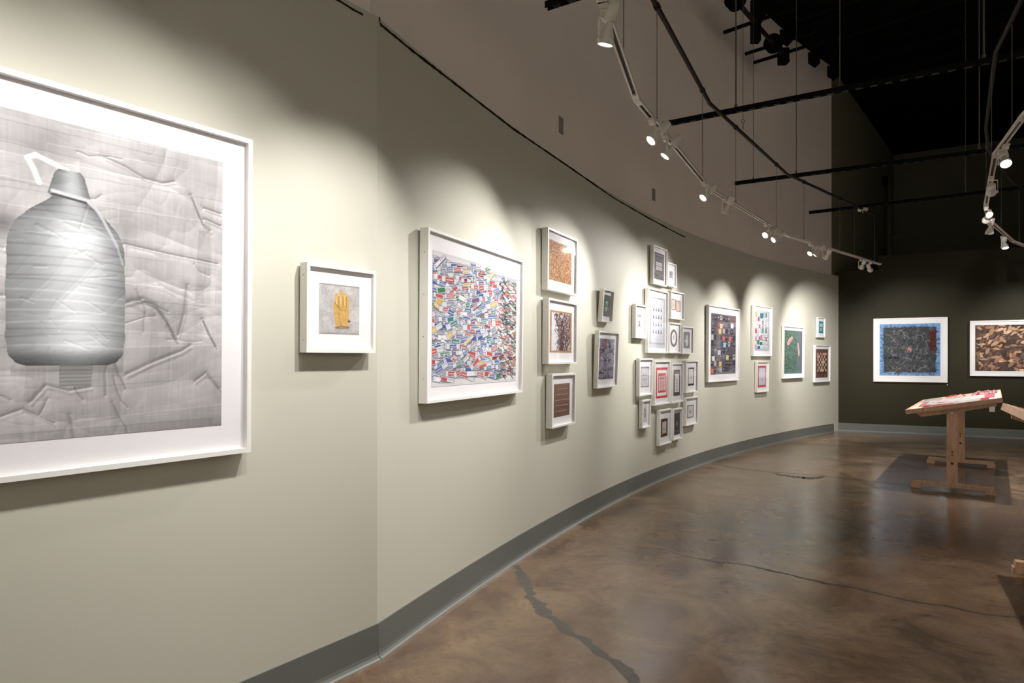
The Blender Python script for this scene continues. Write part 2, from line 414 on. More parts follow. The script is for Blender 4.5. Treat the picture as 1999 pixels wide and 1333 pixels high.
def vnoise(x, y, seed):                              # value noise at arbitrary coordinates
    g = np.random.default_rng(seed).random((67, 67)); i = np.floor(x).astype(int); j = np.floor(y).astype(int); fx = x-i; fy = y-j
    fx = fx*fx*(3-2*fx); fy = fy*fy*(3-2*fy); a = lambda p, q: g[q % 67, p % 67]
    return (a(i,j)*(1-fx)+a(i+1,j)*fx)*(1-fy)+(a(i,j+1)*(1-fx)+a(i+1,j+1)*fx)*fy
def foil(u, v, seed, sx=3.0, sy=5.0):                 # height of wrinkled tape: ridges on a warped domain
    wx = vnoise(u*3, v*3, seed+1)-.5; wy = vnoise(u*3, v*3, seed+2)-.5; h = np.zeros_like(u, dtype=float); amp = 1.0
    for o in range(4):
        k = 2.0**o; n = vnoise((u+wx*.35)*sx*k+o*7, (v+wy*.25)*sy*k+o*3, seed+5+o); r = 1-np.abs(2*n-1); h += amp*r**3/k; amp *= .82
    return h
def p_bottle():
    c = Canvas(500, 500); R = np.random.default_rng(3); u, v = c.u.astype(float), c.v.astype(float); N = 500
    h = foil(u, v, 40, 1.6, 2.6)*.015 + foil(u+3.3, v+1.7, 60, 3, 7)*.0028
    tone = np.zeros_like(u)
    y0 = -.06
    while y0 < 1.05:                                   # overlapping strips of tape laid across
        hg = R.uniform(.07, .12); sl = R.uniform(-.06, .06); a0 = R.choice([-.2, R.uniform(0, .6)]); a1 = a0+R.uniform(.35, 1.1)
        t = (v-(y0+sl*(u-a0)))/hg; m = (t > 0) & (t < 1) & (u > a0) & (u < a1); h += m*.0007; tone += m*R.uniform(-.07, .07); y0 += hg*.6
    for k in range(10):
        a0 = R.uniform(0, 1); b0 = R.uniform(-.1, .85); w_ = R.uniform(.04, .08); sl = R.uniform(-.1, .1)
        m = (u-(a0+sl*(v-b0)) > 0) & (u-(a0+sl*(v-b0)) < w_) & (v > b0) & (v < b0+R.uniform(.15, .4)); h += m*.0006; tone += m*R.uniform(-.09, .06)
    folds = [([(.60,.085),(.66,.10),(.72,.125),(.78,.13),(.82,.115)],.010,1.0), ([(.88,.15),(.90,.20),(.925,.25),(.95,.27)],.012,1.1), ([(.67,.80),(.74,.765),(.80,.74),(.85,.72),(.88,.70)],.014,1.2),
             ([(.925,.60),(.95,.655),(.975,.70)],.010,1.6), ([(.66,.56),(.72,.54),(.76,.56),(.80,.62),(.83,.68)],.014,1.2), ([(.87,.48),(.86,.58),(.84,.66)],.012,1.0), ([(.0,.40),(.14,.385),(.28,.40),(.33,.42)],.012,1.2),
             ([(.05,.60),(.22,.57),(.33,.56)],.014,1.2), ([(.40,.88),(.44,.83),(.50,.85),(.56,.84)],.012,1.0), ([(.66,.36),(.80,.375),(.98,.39)],.009,1.0), ([(.93,.19),(.99,.20)],.010,1.3), ([(.93,.23),(.99,.245)],.010,1.3), ([(.90,.83),(.94,.80),(.99,.86)],.012,1.1), ([(.30,.93),(.38,.90),(.46,.95)],.010,.8)]
    for k in range(26):
        x0, y0_ = R.uniform(0, 1), R.uniform(0, 1); ang = R.choice([R.normal(0, .4), R.normal(1.1, .4)]); L_ = R.uniform(.05, .16); pts = [(x0, y0_)]
        for j in range(4):
            ang += R.normal(0, .25); x0 += math.cos(ang)*L_/4; y0_ += math.sin(ang)*L_/4; pts.append((x0, y0_))
        folds.append((pts, R.uniform(.005, .010), R.uniform(.3, .8)))
    for pts, wd, k in folds:
        d = np.full_like(u, 9)
        for p0, p1 in zip(pts[:-1], pts[1:]): d = np.minimum(d, c.dist(p0, p1))
        cv_ = np.full_like(u, 9)
        for p0, p1 in zip(pts[:-1], pts[1:]): cv_ = np.minimum(cv_, c.dist((p0[0]+wd*.3, p0[1]+wd*.7), (p1[0]+wd*.3, p1[1]+wd*.7)))
        tone -= .30*k*np.exp(-(cv_/(wd*.42))**2)
        h += k*(.0058*np.exp(-(d/(wd*.5))**2) + .003*np.exp(-(d/(wd*1.6))**2))
    gy, gx = np.gradient(h, 1/N); gx = np.clip(gx, -1.6, 1.6); gy = np.clip(gy, -1.6, 1.6)
    sh = .72 + tone*.6 + .19*np.tanh(1.5*(-.55*gx-gy)) + .22*(c.noise(4, 7, 1, 3)-.5) + .10*np.exp(-((gy+.45)/.16)**2)*np.clip(foil(u+9, v+4, 80), 0, 1)
    sh = sh*(1.06-.14*u*v-.08*np.clip(v-.6, 0, 1)) + .035*(vnoise(u*150, v*14, 9)-.5)
    c.a[..., 0] = sh*255*1.0; c.a[..., 1] = sh*255*.985; c.a[..., 2] = sh*255*.99
    c.put(np.exp(-(((u-.33)/.045)**2+((v-.345)/.04)**2)), (70,68,70), .55)
    c.put(np.exp(-(((u-.665)/.04)**2+((v-.30)/.05)**2)), (104,102,106), .35)
    hp = [(.42,.205),(.405,.165),(.39,.135),(.41,.122),(.45,.135),(.49,.150),(.525,.175),(.535,.20)]
    for p0, p1 in zip(hp[:-1], hp[1:]): c.line(p0, p1, .0065, (246,246,250))
    vv = np.array([.150,.165,.20,.228,.240,.255,.29,.33,.375,.42,.56,.69,.735,.760,.768])
    ww = np.array([.030,.042,.050,.058,.046,.062,.106,.140,.158,.160,.163,.162,.157,.135,.110])
    hw = np.interp(v, vv, ww)*(1+.02*(vnoise(v*40, v*0, 4)-.5)); body = (np.abs(u-.5) < hw) & (v > .150) & (v < .768); x = (u-.5)/np.maximum(hw, 1e-4)
    hb = foil(u*1.1+2, v*1.6, 90, 3, 6)*.0055
    for k in range(17):
        yy = .255+.028*k+R.normal(0, .005); sl = R.uniform(-.10, .10) if k < 5 else R.uniform(-.035, .035); hb += .0024/(1+np.exp(-(v-yy-sl*(u-.5)-.008*x*x)/.0011))*R.choice([-1, 1])
    gy, gx = np.gradient(hb, 1/N); gx = np.clip(gx, -1.5, 1.5); gy = np.clip(gy, -1.5, 1.5)
    for k in range(22):
        x0 = R.uniform(.37, .60); y1 = R.uniform(.28, .72); an = R.normal(.2, .45); l = R.uniform(.03, .09); hb += .0022*np.exp(-(c.dist((x0, y1), (x0+math.cos(an)*l, y1+math.sin(an)*l))/.0035)**2)
    gy, gx = np.gradient(hb, 1/N); gx = np.clip(gx, -1.5, 1.5); gy = np.clip(gy, -1.5, 1.5)
    sb = .76 + .16*np.exp(-((x-.15)/.45)**2) - .42*np.clip(np.abs(x)-.52, 0, 1) - .07*np.exp(-((x+.55)/.22)**2) + .16*np.tanh(1.3*(-.4*gx-gy)) + .05*(c.noise(5, 20, 8, 3)-.5)
    sb = sb*np.interp(v, [.15,.24,.245,.30,.42,.715,.738,.768], [.80,.84,.80,.90,1.0,1.0,.70,.48])
    for lo, hi in (((.45,.345),(.60,.41)),): sb += .12*np.exp(-(((u-.53)/.075)**2+((v-.372)/.035)**2))
    jug = np.stack([sb*.97, sb*.985, sb*1.005], -1)*255; c.put(body, jug)
    c.line((.455,.222),(.56,.236), .006, (214,215,220)); c.line((.455,.232),(.545,.243), .0035, (70,66,66), .9)
    c.line((.56,.235),(.59,.28), .005, (206,208,214)); c.line((.59,.28),(.637,.37), .0045, (200,203,210)); c.line((.637,.37),(.655,.43), .003, (196,199,206), .7)
    tg = (u > .475-.02*(v-.77)) & (u < .568-.1*(v-.77)) & (v > .768) & (v < .834); c.put(tg, np.stack([(.56+.06*np.sin(v*520))*255]*3, -1), .8)
    c.put(np.clip(1-np.abs(v-.782)/.02, 0, 1)*(np.abs(u-.5) < .15), (92,89,90), .30)
    return c
def p_glove():
    c = Canvas(130, 136, (190,187,187)); n = c.noise(6, 6, 21, 4); c.a += (n[..., None]-.5)*46
    c.put(np.clip((.04-c.v)*60, 0, 1), (120,112,106), .5); c.put(np.clip((c.v-.95)*40, 0, 1), (150,142,136), .5)
    for k in range(14): c.ell(random.uniform(.05,.3), random.uniform(.05,.4), .008, .01, (140,134,128), .6)
    Y = (206,166,98); D = (132,92,46); LT = (226,192,132)
    c.poly([(.38,.86),(.72,.84),(.75,.86),(.72,.89),(.40,.90)], (120,108,100), .6)
    c.poly([(.33,.42),(.36,.36),(.42,.40),(.72,.40),(.73,.55),(.71,.84),(.40,.87),(.35,.60)], Y)
    for u0, t, b_, w_ in ((.38,.18,.44,.078),(.48,.10,.42,.088),(.585,.155,.43,.08),(.665,.215,.45,.066)):
        c.poly([(u0,t+.03),(u0+w_*.3,t),(u0+w_*.75,t),(u0+w_,t+.04),(u0+w_,b_),(u0,b_)], Y); c.line((u0+w_*.4,t+.05),(u0+w_*.45,b_-.04), .012, LT, .8)
    for u0 in (.465,.575,.665): c.line((u0,.24),(u0+.005,.45), .006, D)
    c.line((.36,.36),(.52,.52), .007, D); c.line((.48,.50),(.70,.52), .004, D, .6); c.line((.45,.46),(.66,.47), .004, D, .6)
    c.line((.46,.54),(.53,.82), .006, (150,110,60)); c.line((.40,.87),(.53,.835), .007, (110,80,54)); c.line((.53,.835),(.72,.85), .007, (110,80,54))
    c.poly([(.71,.70),(.77,.72),(.74,.77),(.71,.76)], (92,72,56))
    n = c.noise(30, 30, 22, 2); c.mul(1+.16*(n-.5)); return c
def p_tubes():
    c = Canvas(250, 300, (222,219,221)); R = np.random.default_rng(5)
    cols = [(206,74,70)]*6 + [(58,92,168)]*6 + [(70,120,186)]*2 + [(44,130,132)]*1 + [(120,86,130)]*1 + [(222,176,74)]*1 + [(60,130,84)]*1 + [(150,40,42)]*1 + [(150,156,172)]*2 + [(232,232,236)]*1
    c.put((c.v > .05) & (c.v < .95), (120,122,136), .5)
    rows = 27
    for r in range(rows):
        for q in range(10):
            u0 = -.07 + q*.088 + R.uniform(-.02, .02) + (r % 2)*.03; v0 = .030 + r*.0335 + R.uniform(-.009, .009)
            if u0 > .80: continue
            if r == 0 and R.random() < .45: continue
            v0 += .03*(math.sin(q*.9)*.5)
            a = R.normal(0, .38); L_ = R.uniform(.11, .17); hh = R.uniform(.032, .048); ca, sa = math.cos(a), math.sin(a)*.8
            def P(x, y): return (u0+x*ca-y*sa*.8, v0+x*sa+y*ca)
            c.poly([P(-.004,-.005), P(L_+.006,-.005), P(L_+.006, hh+.008), P(-.004, hh+.008)], (96,98,112), .6)
            c.poly([P(0,0), P(L_,0), P(L_,hh), P(0,hh)], (212,214,222))
            k = cols[R.integers(len(cols))]; s0 = R.uniform(.0, .35)*L_; s1 = s0 + R.uniform(.4, .65)*L_
            c.poly([P(s0,.004), P(s1,.004), P(s1,hh-.005), P(s0,hh-.005)], k)
            if R.random() < .75: c.line(P(s0+.012, hh*.5), P(s1-.012, hh*.5), .0045, (236,226,228), .75)
            c.line(P(s1+.008, hh*.3), P(L_-.004, hh*.35), .003, (140,144,160), .6)
            if R.random() < .3: c.line(P(0,hh), P(L_,hh), .003, (60,62,76), .8)
    for k in range(620):                                 # tubes seen edge-on, crowded at the right
        u0 = .76 + .26*R.random() + .05*R.normal()*.5; v0 = .09 + .85*R.random()
        if u0 < .73 or u0 > 1.02: continue
        a = R.normal(.25, .5); l = R.uniform(.03, .075); p1 = (u0+math.cos(a)*l, v0+math.sin(a)*l)
        k_ = [(238,238,236),(228,230,226),(70,74,70),(90,110,84),(206,122,84),(60,66,110),(206,90,90),(120,140,120),(40,42,44)][R.integers(9)]
        c.line((u0,v0), p1, R.uniform(.003,.006), k_, .95)
    for k in range(14):
        u0 = .78+.015*k; c.line((u0, .035+.012*k*.3+R.uniform(0,.04)), (u0+.03, .09+R.uniform(0,.03)), .003, (90,92,88), .9)
    c.put((c.v < .02) | (c.v > .975), (214,211,213), .8)
    g = c.a.mean(-1, keepdims=True); c.a = c.a*.84 + g*.16
    return c
def speck(w_, h_, cols, n, lmin, lmax, wd, seed, bg, amean=0.0, asd=9.0):
    c = Canvas(w_, h_, bg); R = np.random.default_rng(seed)
    for k in range(n):
        u0, v0 = R.random(2); a = R.normal(amean, asd); l = R.uniform(lmin, lmax)
        c.line((u0,v0), (u0+math.cos(a)*l, v0+math.sin(a)*l), R.uniform(.6,1.3)*wd, cols[R.integers(len(cols))], .95)
    return c
def p_chips():
    return speck(90, 120, [(206,160,112),(184,134,86),(150,98,60),(226,190,146),(120,72,44),(172,116,72),(196,146,98)], 3600, .015, .045, .007, 31, (150,104,68))
def p_tree():
    c = Canvas(90, 120, (222,222,230)); R = np.random.default_rng(33); c.a += (c.noise(3,3,34,2)[..., None]-.5)*14
    for k in range(900):
        v0 = R.uniform(.02, 1); ctr = .55+.12*math.sin(v0*3); sp = .40-.16*v0+.05*R.normal(); u0 = ctr + R.uniform(-1,1)*sp; a = R.normal(1.0, .7); l = R.uniform(.02,.05)
        c.line((u0,v0),(u0+math.cos(a)*l,v0+math.sin(a)*l), .011, [(112,66,60),(88,52,52),(138,88,76),(70,44,46),(104,84,88)][R.integers(5)] if R.random() < .9 else (206,190,190), .95)
    for k in range(120):
        u0 = .52+.10*R.normal(); v0 = R.uniform(.2,1); c.line((u0,v0),(u0+.02*R.normal(),v0+.05), .009, (74,58,58))
    for d, col in ((.052,(124,86,52)),(.046,(196,152,100)),(.030,(168,122,76)),(.014,(208,168,118))):
        c.put((c.u < d*1.4) | (c.u > 1-d*1.4) | (c.v < d) | (c.v > 1-d), col)
    return c
def p_rows():
    c = Canvas(70, 110, (128,96,84)); c.a += (c.noise(3,2,35,2)[..., None]-.5)*12; c.mul(1.06-.16*c.v); R = np.random.default_rng(36)
    for r, (a, b) in enumerate(((.25,.80),(.16,.86),(.10,.92),(.12,.88),(.14,.80))):
        u = a
        while u < b:
            l = R.uniform(.03,.07); v = .17+.165*r; c.line((u,v),(u+l,v+R.normal(0,.006)), .009, (206,176,164)); c.line((u,v+.014),(u+l,v+.014), .007, (84,60,52), .7); u += l+.02
    return c
def p_cassette():
    c = Canvas(44, 66, (86,96,88)); n = c.noise(14,14,37,3); c.a += (n[..., None]-.5)*70; c.rect(0,.64,1,1,(112,116,112),.8); c.line((0,.63),(1,.63),.02,(150,134,116))
    c.poly([(.38,.30),(.66,.30),(.64,.60),(.36,.60)],(120,206,160)); c.poly([(.45,.38),(.56,.38),(.54,.55),(.44,.55)],(46,70,66)); c.rect(.40,.31,.62,.36,(206,236,216))
    c.poly([(.38,.58),(.58,.60),(.56,.74),(.38,.72)],(214,226,216)); c.ell(.47,.66,.05,.04,(120,130,120)); return c
def p_parts():
    c = Canvas(72, 110, (134,132,148)); R = np.random.default_rng(38)
    for k in range(90):
        u0, v0 = R.random(2); w_, h_ = R.uniform(.05,.2), R.uniform(.03,.09); c.rect(u0,v0,min(1,u0+w_),min(1,v0+h_), [(150,150,166),(96,94,116),(176,176,188),(64,60,76),(124,120,138),(54,50,62),(158,140,150)][R.integers(7)])
    for k in range(150):
        u0, v0 = R.random(2); c.line((u0,v0),(u0+R.choice([0,.06]),v0+R.choice([0,.04])), .006, [(40,36,46),(210,208,216)][R.integers(2)], .85)
    for r in range(9):
        for q in range(2): c.rect(.24+q*.13,.02+.028*r,.34+q*.13,.038+.028*r,(150,60,56))
    for r in range(16): c.rect(.50,.10+.034*r,.62,.118+.034*r,(196,196,206)); c.rect(.50,.118+.034*r,.62,.128+.034*r,(52,48,60))
    for k in range(16): c.rect(R.uniform(0,.2),R.uniform(.25,.6),R.uniform(.2,.26),0,(166,84,66)) if False else c.ell(R.uniform(.02,.2),R.uniform(.3,1),.025,.018,(164,80,62),.8)
    return c
def bordered(w_, h_, outer, inner, b0, b1=None, mid=None, b2=None):
    c = Canvas(w_, h_, outer); 
    if mid is not None: c.rect(b0*1.0, b0*w_/h_, 1-b0, 1-b0*w_/h_, mid)
    bb = b1 if mid is not None else b0
    c.rect(bb, bb*w_/h_, 1-bb, 1-bb*w_/h_, inner); return c
def figure(c, u, v, su, sv, col=(84,82,86)):
    c.ell(u, v-.36*sv, .20*su, .12*sv, col); c.poly([(u-.12*su,v-.3*sv),(u+.12*su,v-.3*sv),(u+.28*su,v+.3*sv),(u-.28*su,v+.3*sv)], col); c.rect(u-.38*su,v+.28*sv,u+.38*su,v+.42*sv,(44,42,44))
def p_slate():
    c = bordered(60, 100, (112,108,112), (136,131,134), .06, .10, (92,88,92)); c.rect(.14,.12,.86,.88,(118,113,117)); c.put((np.abs(c.v-.13) < .012) | (np.abs(c.v-.89) < .012), (74,70,74), .8)
    for r in range(2):
        for q in range(5): c.rect(.24+q*.115,.36+r*.16,.325+q*.115,.49+r*.16,(232,231,234)); c.rect(.255+q*.115,.41+r*.16,.30+q*.115,.45+r*.16,(140,138,142),.7)
    return c
def p_tiny():
    c = Canvas(24, 34, (150,158,172)); c.a += (c.noise(5,5,41,2)[..., None]-.5)*40; c.rect(.30,.15,.44,.85,(98,106,124)); c.rect(.58,.15,.72,.85,(210,214,222)); c.rect(.3,.4,.7,.55,(120,126,140)); return c
def p_sixteen():
    c = Canvas(80, 170, (216,217,224)); c.mul(1.06-.12*c.v); c.put((np.abs(c.u-.5) > .40) | (np.abs(c.v-.47) > .43), (206,206,214), .6)
    c.put(((np.abs(np.abs(c.u-.5)-.42) < .018) & (np.abs(c.v-.48) < .445)) | ((np.abs(np.abs(c.v-.48)-.445) < .007) & (np.abs(c.u-.5) < .43)), (150,150,158)); c.put((c.v > .90) & (c.v < .93), (170,168,176), .6)
    for r in range(4):
        for q in range(4): figure(c, .27+q*.155, .25+r*.145, .10, .075, (96,95,100))
    return c
def p_two():
    c = Canvas(56, 60, (226,222,224))
    for u0, v0 in ((.0,.0),(.53,.08)):
        c.rect(u0,v0,u0+.46,v0+.90,(104,62,52)); c.rect(u0+.06,v0+.05,u0+.40,v0+.85,(222,202,186)); figure(c,u0+.23,v0+(.5 if u0 == 0 else .2),.12,.2,(150,130,120))
    return c
def p_oval():
    c = Canvas(50, 70, (243,241,243)); c.ell(.5,.5,.5,.5,(92,70,64)); c.ell(.5,.5,.42,.44,(126,98,88)); c.ell(.5,.5,.33,.37,(70,52,48)); c.ell(.5,.5,.31,.355,(240,238,240)); c.rect(.43,.34,.57,.60,(140,150,164)); c.rect(.46,.37,.50,.58,(90,98,112)); return c
def p_wglove():
    c = Canvas(44, 60, (138,136,140)); c.a += (c.noise(9,9,43,3)[..., None]-.5)*40; W = (232,231,234)
    c.poly([(.42,.40),(.72,.38),(.74,.60),(.66,.84),(.44,.86),(.40,.64),(.24,.58),(.22,.50),(.30,.48),(.40,.54)], W)
    for u0, t in ((.42,.24),(.50,.18),(.58,.19),(.66,.25)): c.rect(u0,t,u0+.07,.45,W); c.line((u0+.072,t+.05),(u0+.072,.42),.012,(160,158,162))
    return c
def p_small_a():
    c = Canvas(36, 62, (226,224,228)); c.rect(.05,.02,.95,.20,(158,148,144)); c.rect(.0,.50,1,1,(186,182,186)); c.rect(.0,.22,1,.5,(222,220,226)); figure(c,.5,.72,.5,.30,(104,84,84)); c.ell(.5,.5,.07,.12,(120,100,100)); return c
def p_six():
    c = bordered(54, 80, (98,92,94), (206,205,210), .055); c.rect(.055,.04,.945,.09,(150,146,150))
    for r in range(2):
        for q in range(3): figure(c,.30+q*.2,.40+r*.22,.12,.14)
    c.line((.38,.79),(.5,.77),.01,(100,98,104)); c.line((.5,.77),(.62,.79),.01,(100,98,104)); return c
def p_red():
    c = Canvas(64, 90, (206,70,68)); c.rect(.10,.09,.92,.92,(240,236,238)); c.rect(.18,.19,.84,.82,(204,78,74))
    for r in range(6):
        for q in range(4): c.rect(.24+q*.145,.28+r*.082,.34+q*.145,.35+r*.082,(238,232,234)); c.ell(.29+q*.145,.315+r*.082,.022,.018,(150,100,100))
    return c
def p_four():
    c = Canvas(44, 90, (104,88,82)); c.rect(.0,.10,1,.88,(82,66,60)); c.rect(.17,.16,.87,.86,(232,230,232)); c.line((0,.10),(1,.10),.012,(140,124,118))
    for r in range(4): figure(c,.52,.38+r*.125,.2,.1)
    return c
def p_one():
    c = Canvas(44, 70, (92,58,54)); c.rect(.10,.09,.86,.88,(228,226,228)); c.rect(.0,.88,1,1,(74,48,46)); c.rect(.86,.1,.92,.9,(56,34,34)); figure(c,.5,.52,.16,.2,(130,126,128)); return c
def p_locket():
    c = Canvas(40, 80, (206,204,208)); c.ell(.5,.52,.26,.22,(84,70,68)); c.ell(.5,.52,.18,.165,(206,202,204)); c.ell(.5,.27,.10,.06,(84,70,68)); c.line((.5,.20),(.5,.28),.02,(84,70,68)); figure(c,.5,.53,.2,.2,(96,90,92)); c.ell(.5,.76,.06,.03,(84,70,68)); return c
def p_brownb():
    c = Canvas(50, 80, (110,74,60)); c.rect(.06,.04,.94,.96,(88,56,46)); c.rect(.20,.18,.80,.80,(206,200,194)); c.put((c.v > .8) & (c.v < .86), (140,108,90))
    for q in range(3): figure(c,.35+q*.15,.56+.03*q,.10,.15,(60,56,58))
    return c
def p_darkg():
    c = Canvas(46, 88, (96,92,94)); c.rect(.08,.04,.92,.96,(84,80,82)); c.rect(.24,.24,.78,.76,(58,55,58)); c.rect(.30,.28,.72,.72,(92,88,90)); c.rect(.1,.80,.9,.83,(120,116,118)); c.poly([(.46,.42),(.58,.42),(.55,.58),(.49,.58)],(206,204,208)); return c
def p_three():
    c = bordered(54, 64, (122,96,90), (214,211,214), .09)
    for q in range(3): figure(c,.34+q*.17,.52,.13,.24,(56,50,54))
    return c
def p_phones():
    c = Canvas(90, 160, (108,100,106)); R = np.random.default_rng(51)
    pal = [(58,54,60)]*9+[(86,80,88)]*5+[(132,126,134)]*2+[(96,90,96)]*4+[(180,176,180),(150,86,70)]
    for r in range(9):
        for q in range(9):
            u0 = .02+q*.108+R.uniform(-.008,.008); v0 = .03+r*.106+R.uniform(-.006,.006); w_ = R.uniform(.075,.098); h_ = R.uniform(.07,.092)
            if R.random() < .05: continue
            c.rect(u0-.004,v0+.006,u0+w_+.006,v0+h_+.008,(66,60,66),.8); k = pal[R.integers(len(pal))]; c.rect(u0,v0,u0+w_,v0+h_,k)
            t = R.random()
            if t < .4: c.rect(u0+.015,v0+.02,u0+w_-.015,v0+h_*.55,(132,128,136) if sum(k) < 300 else (90,84,88)); 
            elif t < .6: c.rect(u0+.02,v0+h_*.3,u0+w_*.6,v0+h_*.5,(210,208,212))
    for u0,v0,k in ((.30,.25,(232,186,84)),(.48,.47,(150,200,226)),(.60,.68,(230,200,150)),(.32,.79,(226,184,104)),(.27,.60,(196,202,214)),(.05,.70,(222,214,208)),(.02,.90,(206,122,88)),(.78,.14,(226,222,222)),(.44,.36,(204,108,84)),(.70,.36,(206,110,128)),(.28,.14,(170,84,72)),(.34,.16,(220,186,160))):
        c.rect(u0,v0,u0+.105,v0+.078,k)
    return c
def p_bottles():
    c = Canvas(80, 130, (190,192,204)); R = np.random.default_rng(52)
    for r in range(9):
        for q in range(8):
            u0 = .05+q*.112+R.uniform(-.01,.01); v0 = .06+r*.098+R.uniform(-.01,.01); w_ = R.uniform(.07,.10); h_ = R.uniform(.075,.10)
            c.rect(u0+.01,v0+.01,u0+w_+.012,v0+h_+.008,(128,134,146),.8)
            k = ([(236,238,240)]*22+[(220,226,222)]*4+[(206,214,206),(200,80,72),(66,120,160),(60,126,92),(96,110,100),(226,176,110),(210,120,130),(180,150,130)])[R.integers(34)]
            c.rect(u0,v0,u0+w_,v0+h_,k); c.rect(u0+.01,v0+h_*.45,u0+w_-.01,v0+h_*.8,(176,184,190),.6)
            if R.random() < .4: c.rect(u0+w_*.2,v0-.012,u0+w_*.8,v0+.012,(120,140,130))
    for u0,v0,w_,h_,k in ((.36,.06,.18,.13,(52,122,150)),(.05,.05,.12,.09,(236,170,96)),(.20,.16,.12,.11,(206,84,74)),(.04,.45,.11,.12,(196,76,74)),(.40,.60,.12,.14,(220,118,128)),(.18,.74,.14,.1,(60,140,104)),(.36,.78,.16,.07,(36,116,104)),(.20,.88,.16,.07,(50,96,176))): c.rect(u0,v0,u0+w_,v0+h_,k)
    return c
def p_pinkb():
    c = Canvas(46, 70, (206,72,84)); c.rect(.12,.10,.92,.90,(206,206,216)); c.rect(.16,.12,.88,.5,(220,220,228)); c.line((.45,.62),(.55,.72),.015,(120,122,134)); c.line((.55,.6),(.5,.7),.015,(120,122,134)); return c
def p_green():
    c = Canvas(80, 150, (88,110,98)); n = c.noise(26,40,55,3); c.a += (n[..., None]-.5)*90; m = np.clip((c.u-.66)*8,0,1)
    c.put(m,(112,122,128),.85); c.put(np.clip((c.u-.93)*20,0,1),(54,50,48),.9); c.put(np.clip(1-np.abs(c.u-.72)/.05,0,1),(94,116,136),.6)
    c.poly([(.14,.30),(.22,.22),(.38,.14),(.46,.15),(.45,.20),(.36,.26),(.26,.33),(.17,.34)],(222,164,160)); c.poly([(.22,.28),(.40,.17),(.42,.19),(.24,.32)],(196,120,120)); 
    c.poly([(.73,.29),(.79,.29),(.86,.50),(.85,.58),(.79,.58),(.76,.45)],(226,186,180)); c.line((.78,.33),(.82,.54),.012,(200,140,136)); return c
def p_teal():
    c = Canvas(34, 50, (20,148,146)); c.rect(.22,.18,.82,.46,(216,232,232)); c.rect(.40,.22,.60,.42,(150,180,182)); c.rect(.24,.54,.80,.82,(170,196,212)); 
    for k in range(4): c.rect(.30+.12*k,.58,.34+.12*k,.80,(120,150,176))
    return c
def p_check():
    c = Canvas(70, 130, (92,60,52)); n = c.noise(30,40,57,2); c.a += (n[..., None]-.5)*60
    for r in range(7):
        for q in range(7):
            if (r+q) % 2 == 0 or (r+q*3) % 7 == 1: c.rect(.14+q*.106,.13+r*.095,.245+q*.106,.215+r*.095,(216,190,164) if r else (222,170,160)); c.rect(.17+q*.106,.15+r*.095,.20+q*.106,.19+r*.095,(190,160,136),.6)
    for u0 in (.28,.52,.76): c.line((u0,0),(u0,.10),.008,(206,190,180)); c.line((u0,.86),(u0,1),.008,(206,190,180))
    return c
def p_tangle():
    c = Canvas(190, 170, (122,164,214)); R = np.random.default_rng(61)
    c.put((np.abs(c.u-.5) < .43+.02*(c.noise(20,20,62,2)-.5)*2) & (np.abs(c.v-.5) < .43), (74,76,78)); n = c.noise(5,5,63,3)
    c.put((np.abs(c.u-.5) < .44) & (np.abs(c.v-.5) < .44), (104,98,92), .0)
    pal = [(40,46,54)]*6+[(60,66,72)]*5+[(96,94,92)]*4+[(140,140,140)]*2+[(58,72,96)]*2+[(190,186,180)]
    for k in range(1500):
        u0, v0 = R.uniform(.06,.94,2); a = R.uniform(0,6.3); d = R.uniform(-.8,.8)
        edge = min(u0,1-u0,v0,1-v0) < .11; kk = pal[R.integers(11 if edge else len(pal))]
        for j in range(4):
            u1, v1 = u0+math.cos(a)*.022, v0+math.sin(a)*.022; c.line((u0,v0),(u1,v1),.0026,kk,.9); u0,v0=u1,v1; a += d
    for k in range(340): c.line(*[(lambda u,v: ((u,v),(u+R.normal(0,.012),v+R.normal(0,.012))))(R.uniform(.82,.93),R.uniform(.14,.52))][0],.004,[(110,34,32),(82,22,24),(60,20,22)][R.integers(3)])
    for pts in ([(.30,.20),(.36,.12),(.42,.22),(.50,.27)],[(.60,.32),(.62,.22),(.70,.22),(.72,.30)],[(.83,.32),(.76,.34),(.79,.42),(.76,.48),(.68,.49)],[(.10,.20),(.20,.24),(.24,.30)],[(.14,.46),(.24,.46),(.30,.43)],[(.20,.50),(.19,.58),(.23,.59)],[(.38,.78),(.42,.72),(.47,.70)],[(.22,.96),(.28,.90),(.36,.84)],[(.62,.92),(.66,.86),(.78,.82)]):
        for p0,p1 in zip(pts[:-1],pts[1:]): c.line(p0,p1,.0028,(190,184,172),.85)
    for k in range(12): c.line((.49+R.normal(0,.015),.47+R.normal(0,.015)),(.51+R.normal(0,.02),.50+R.normal(0,.02)),.005,(216,140,150))
    for k in range(30): c.ell(.06+R.uniform(0,.27),.655+R.normal(0,.008),.008,.01,(22,24,26))
    return c
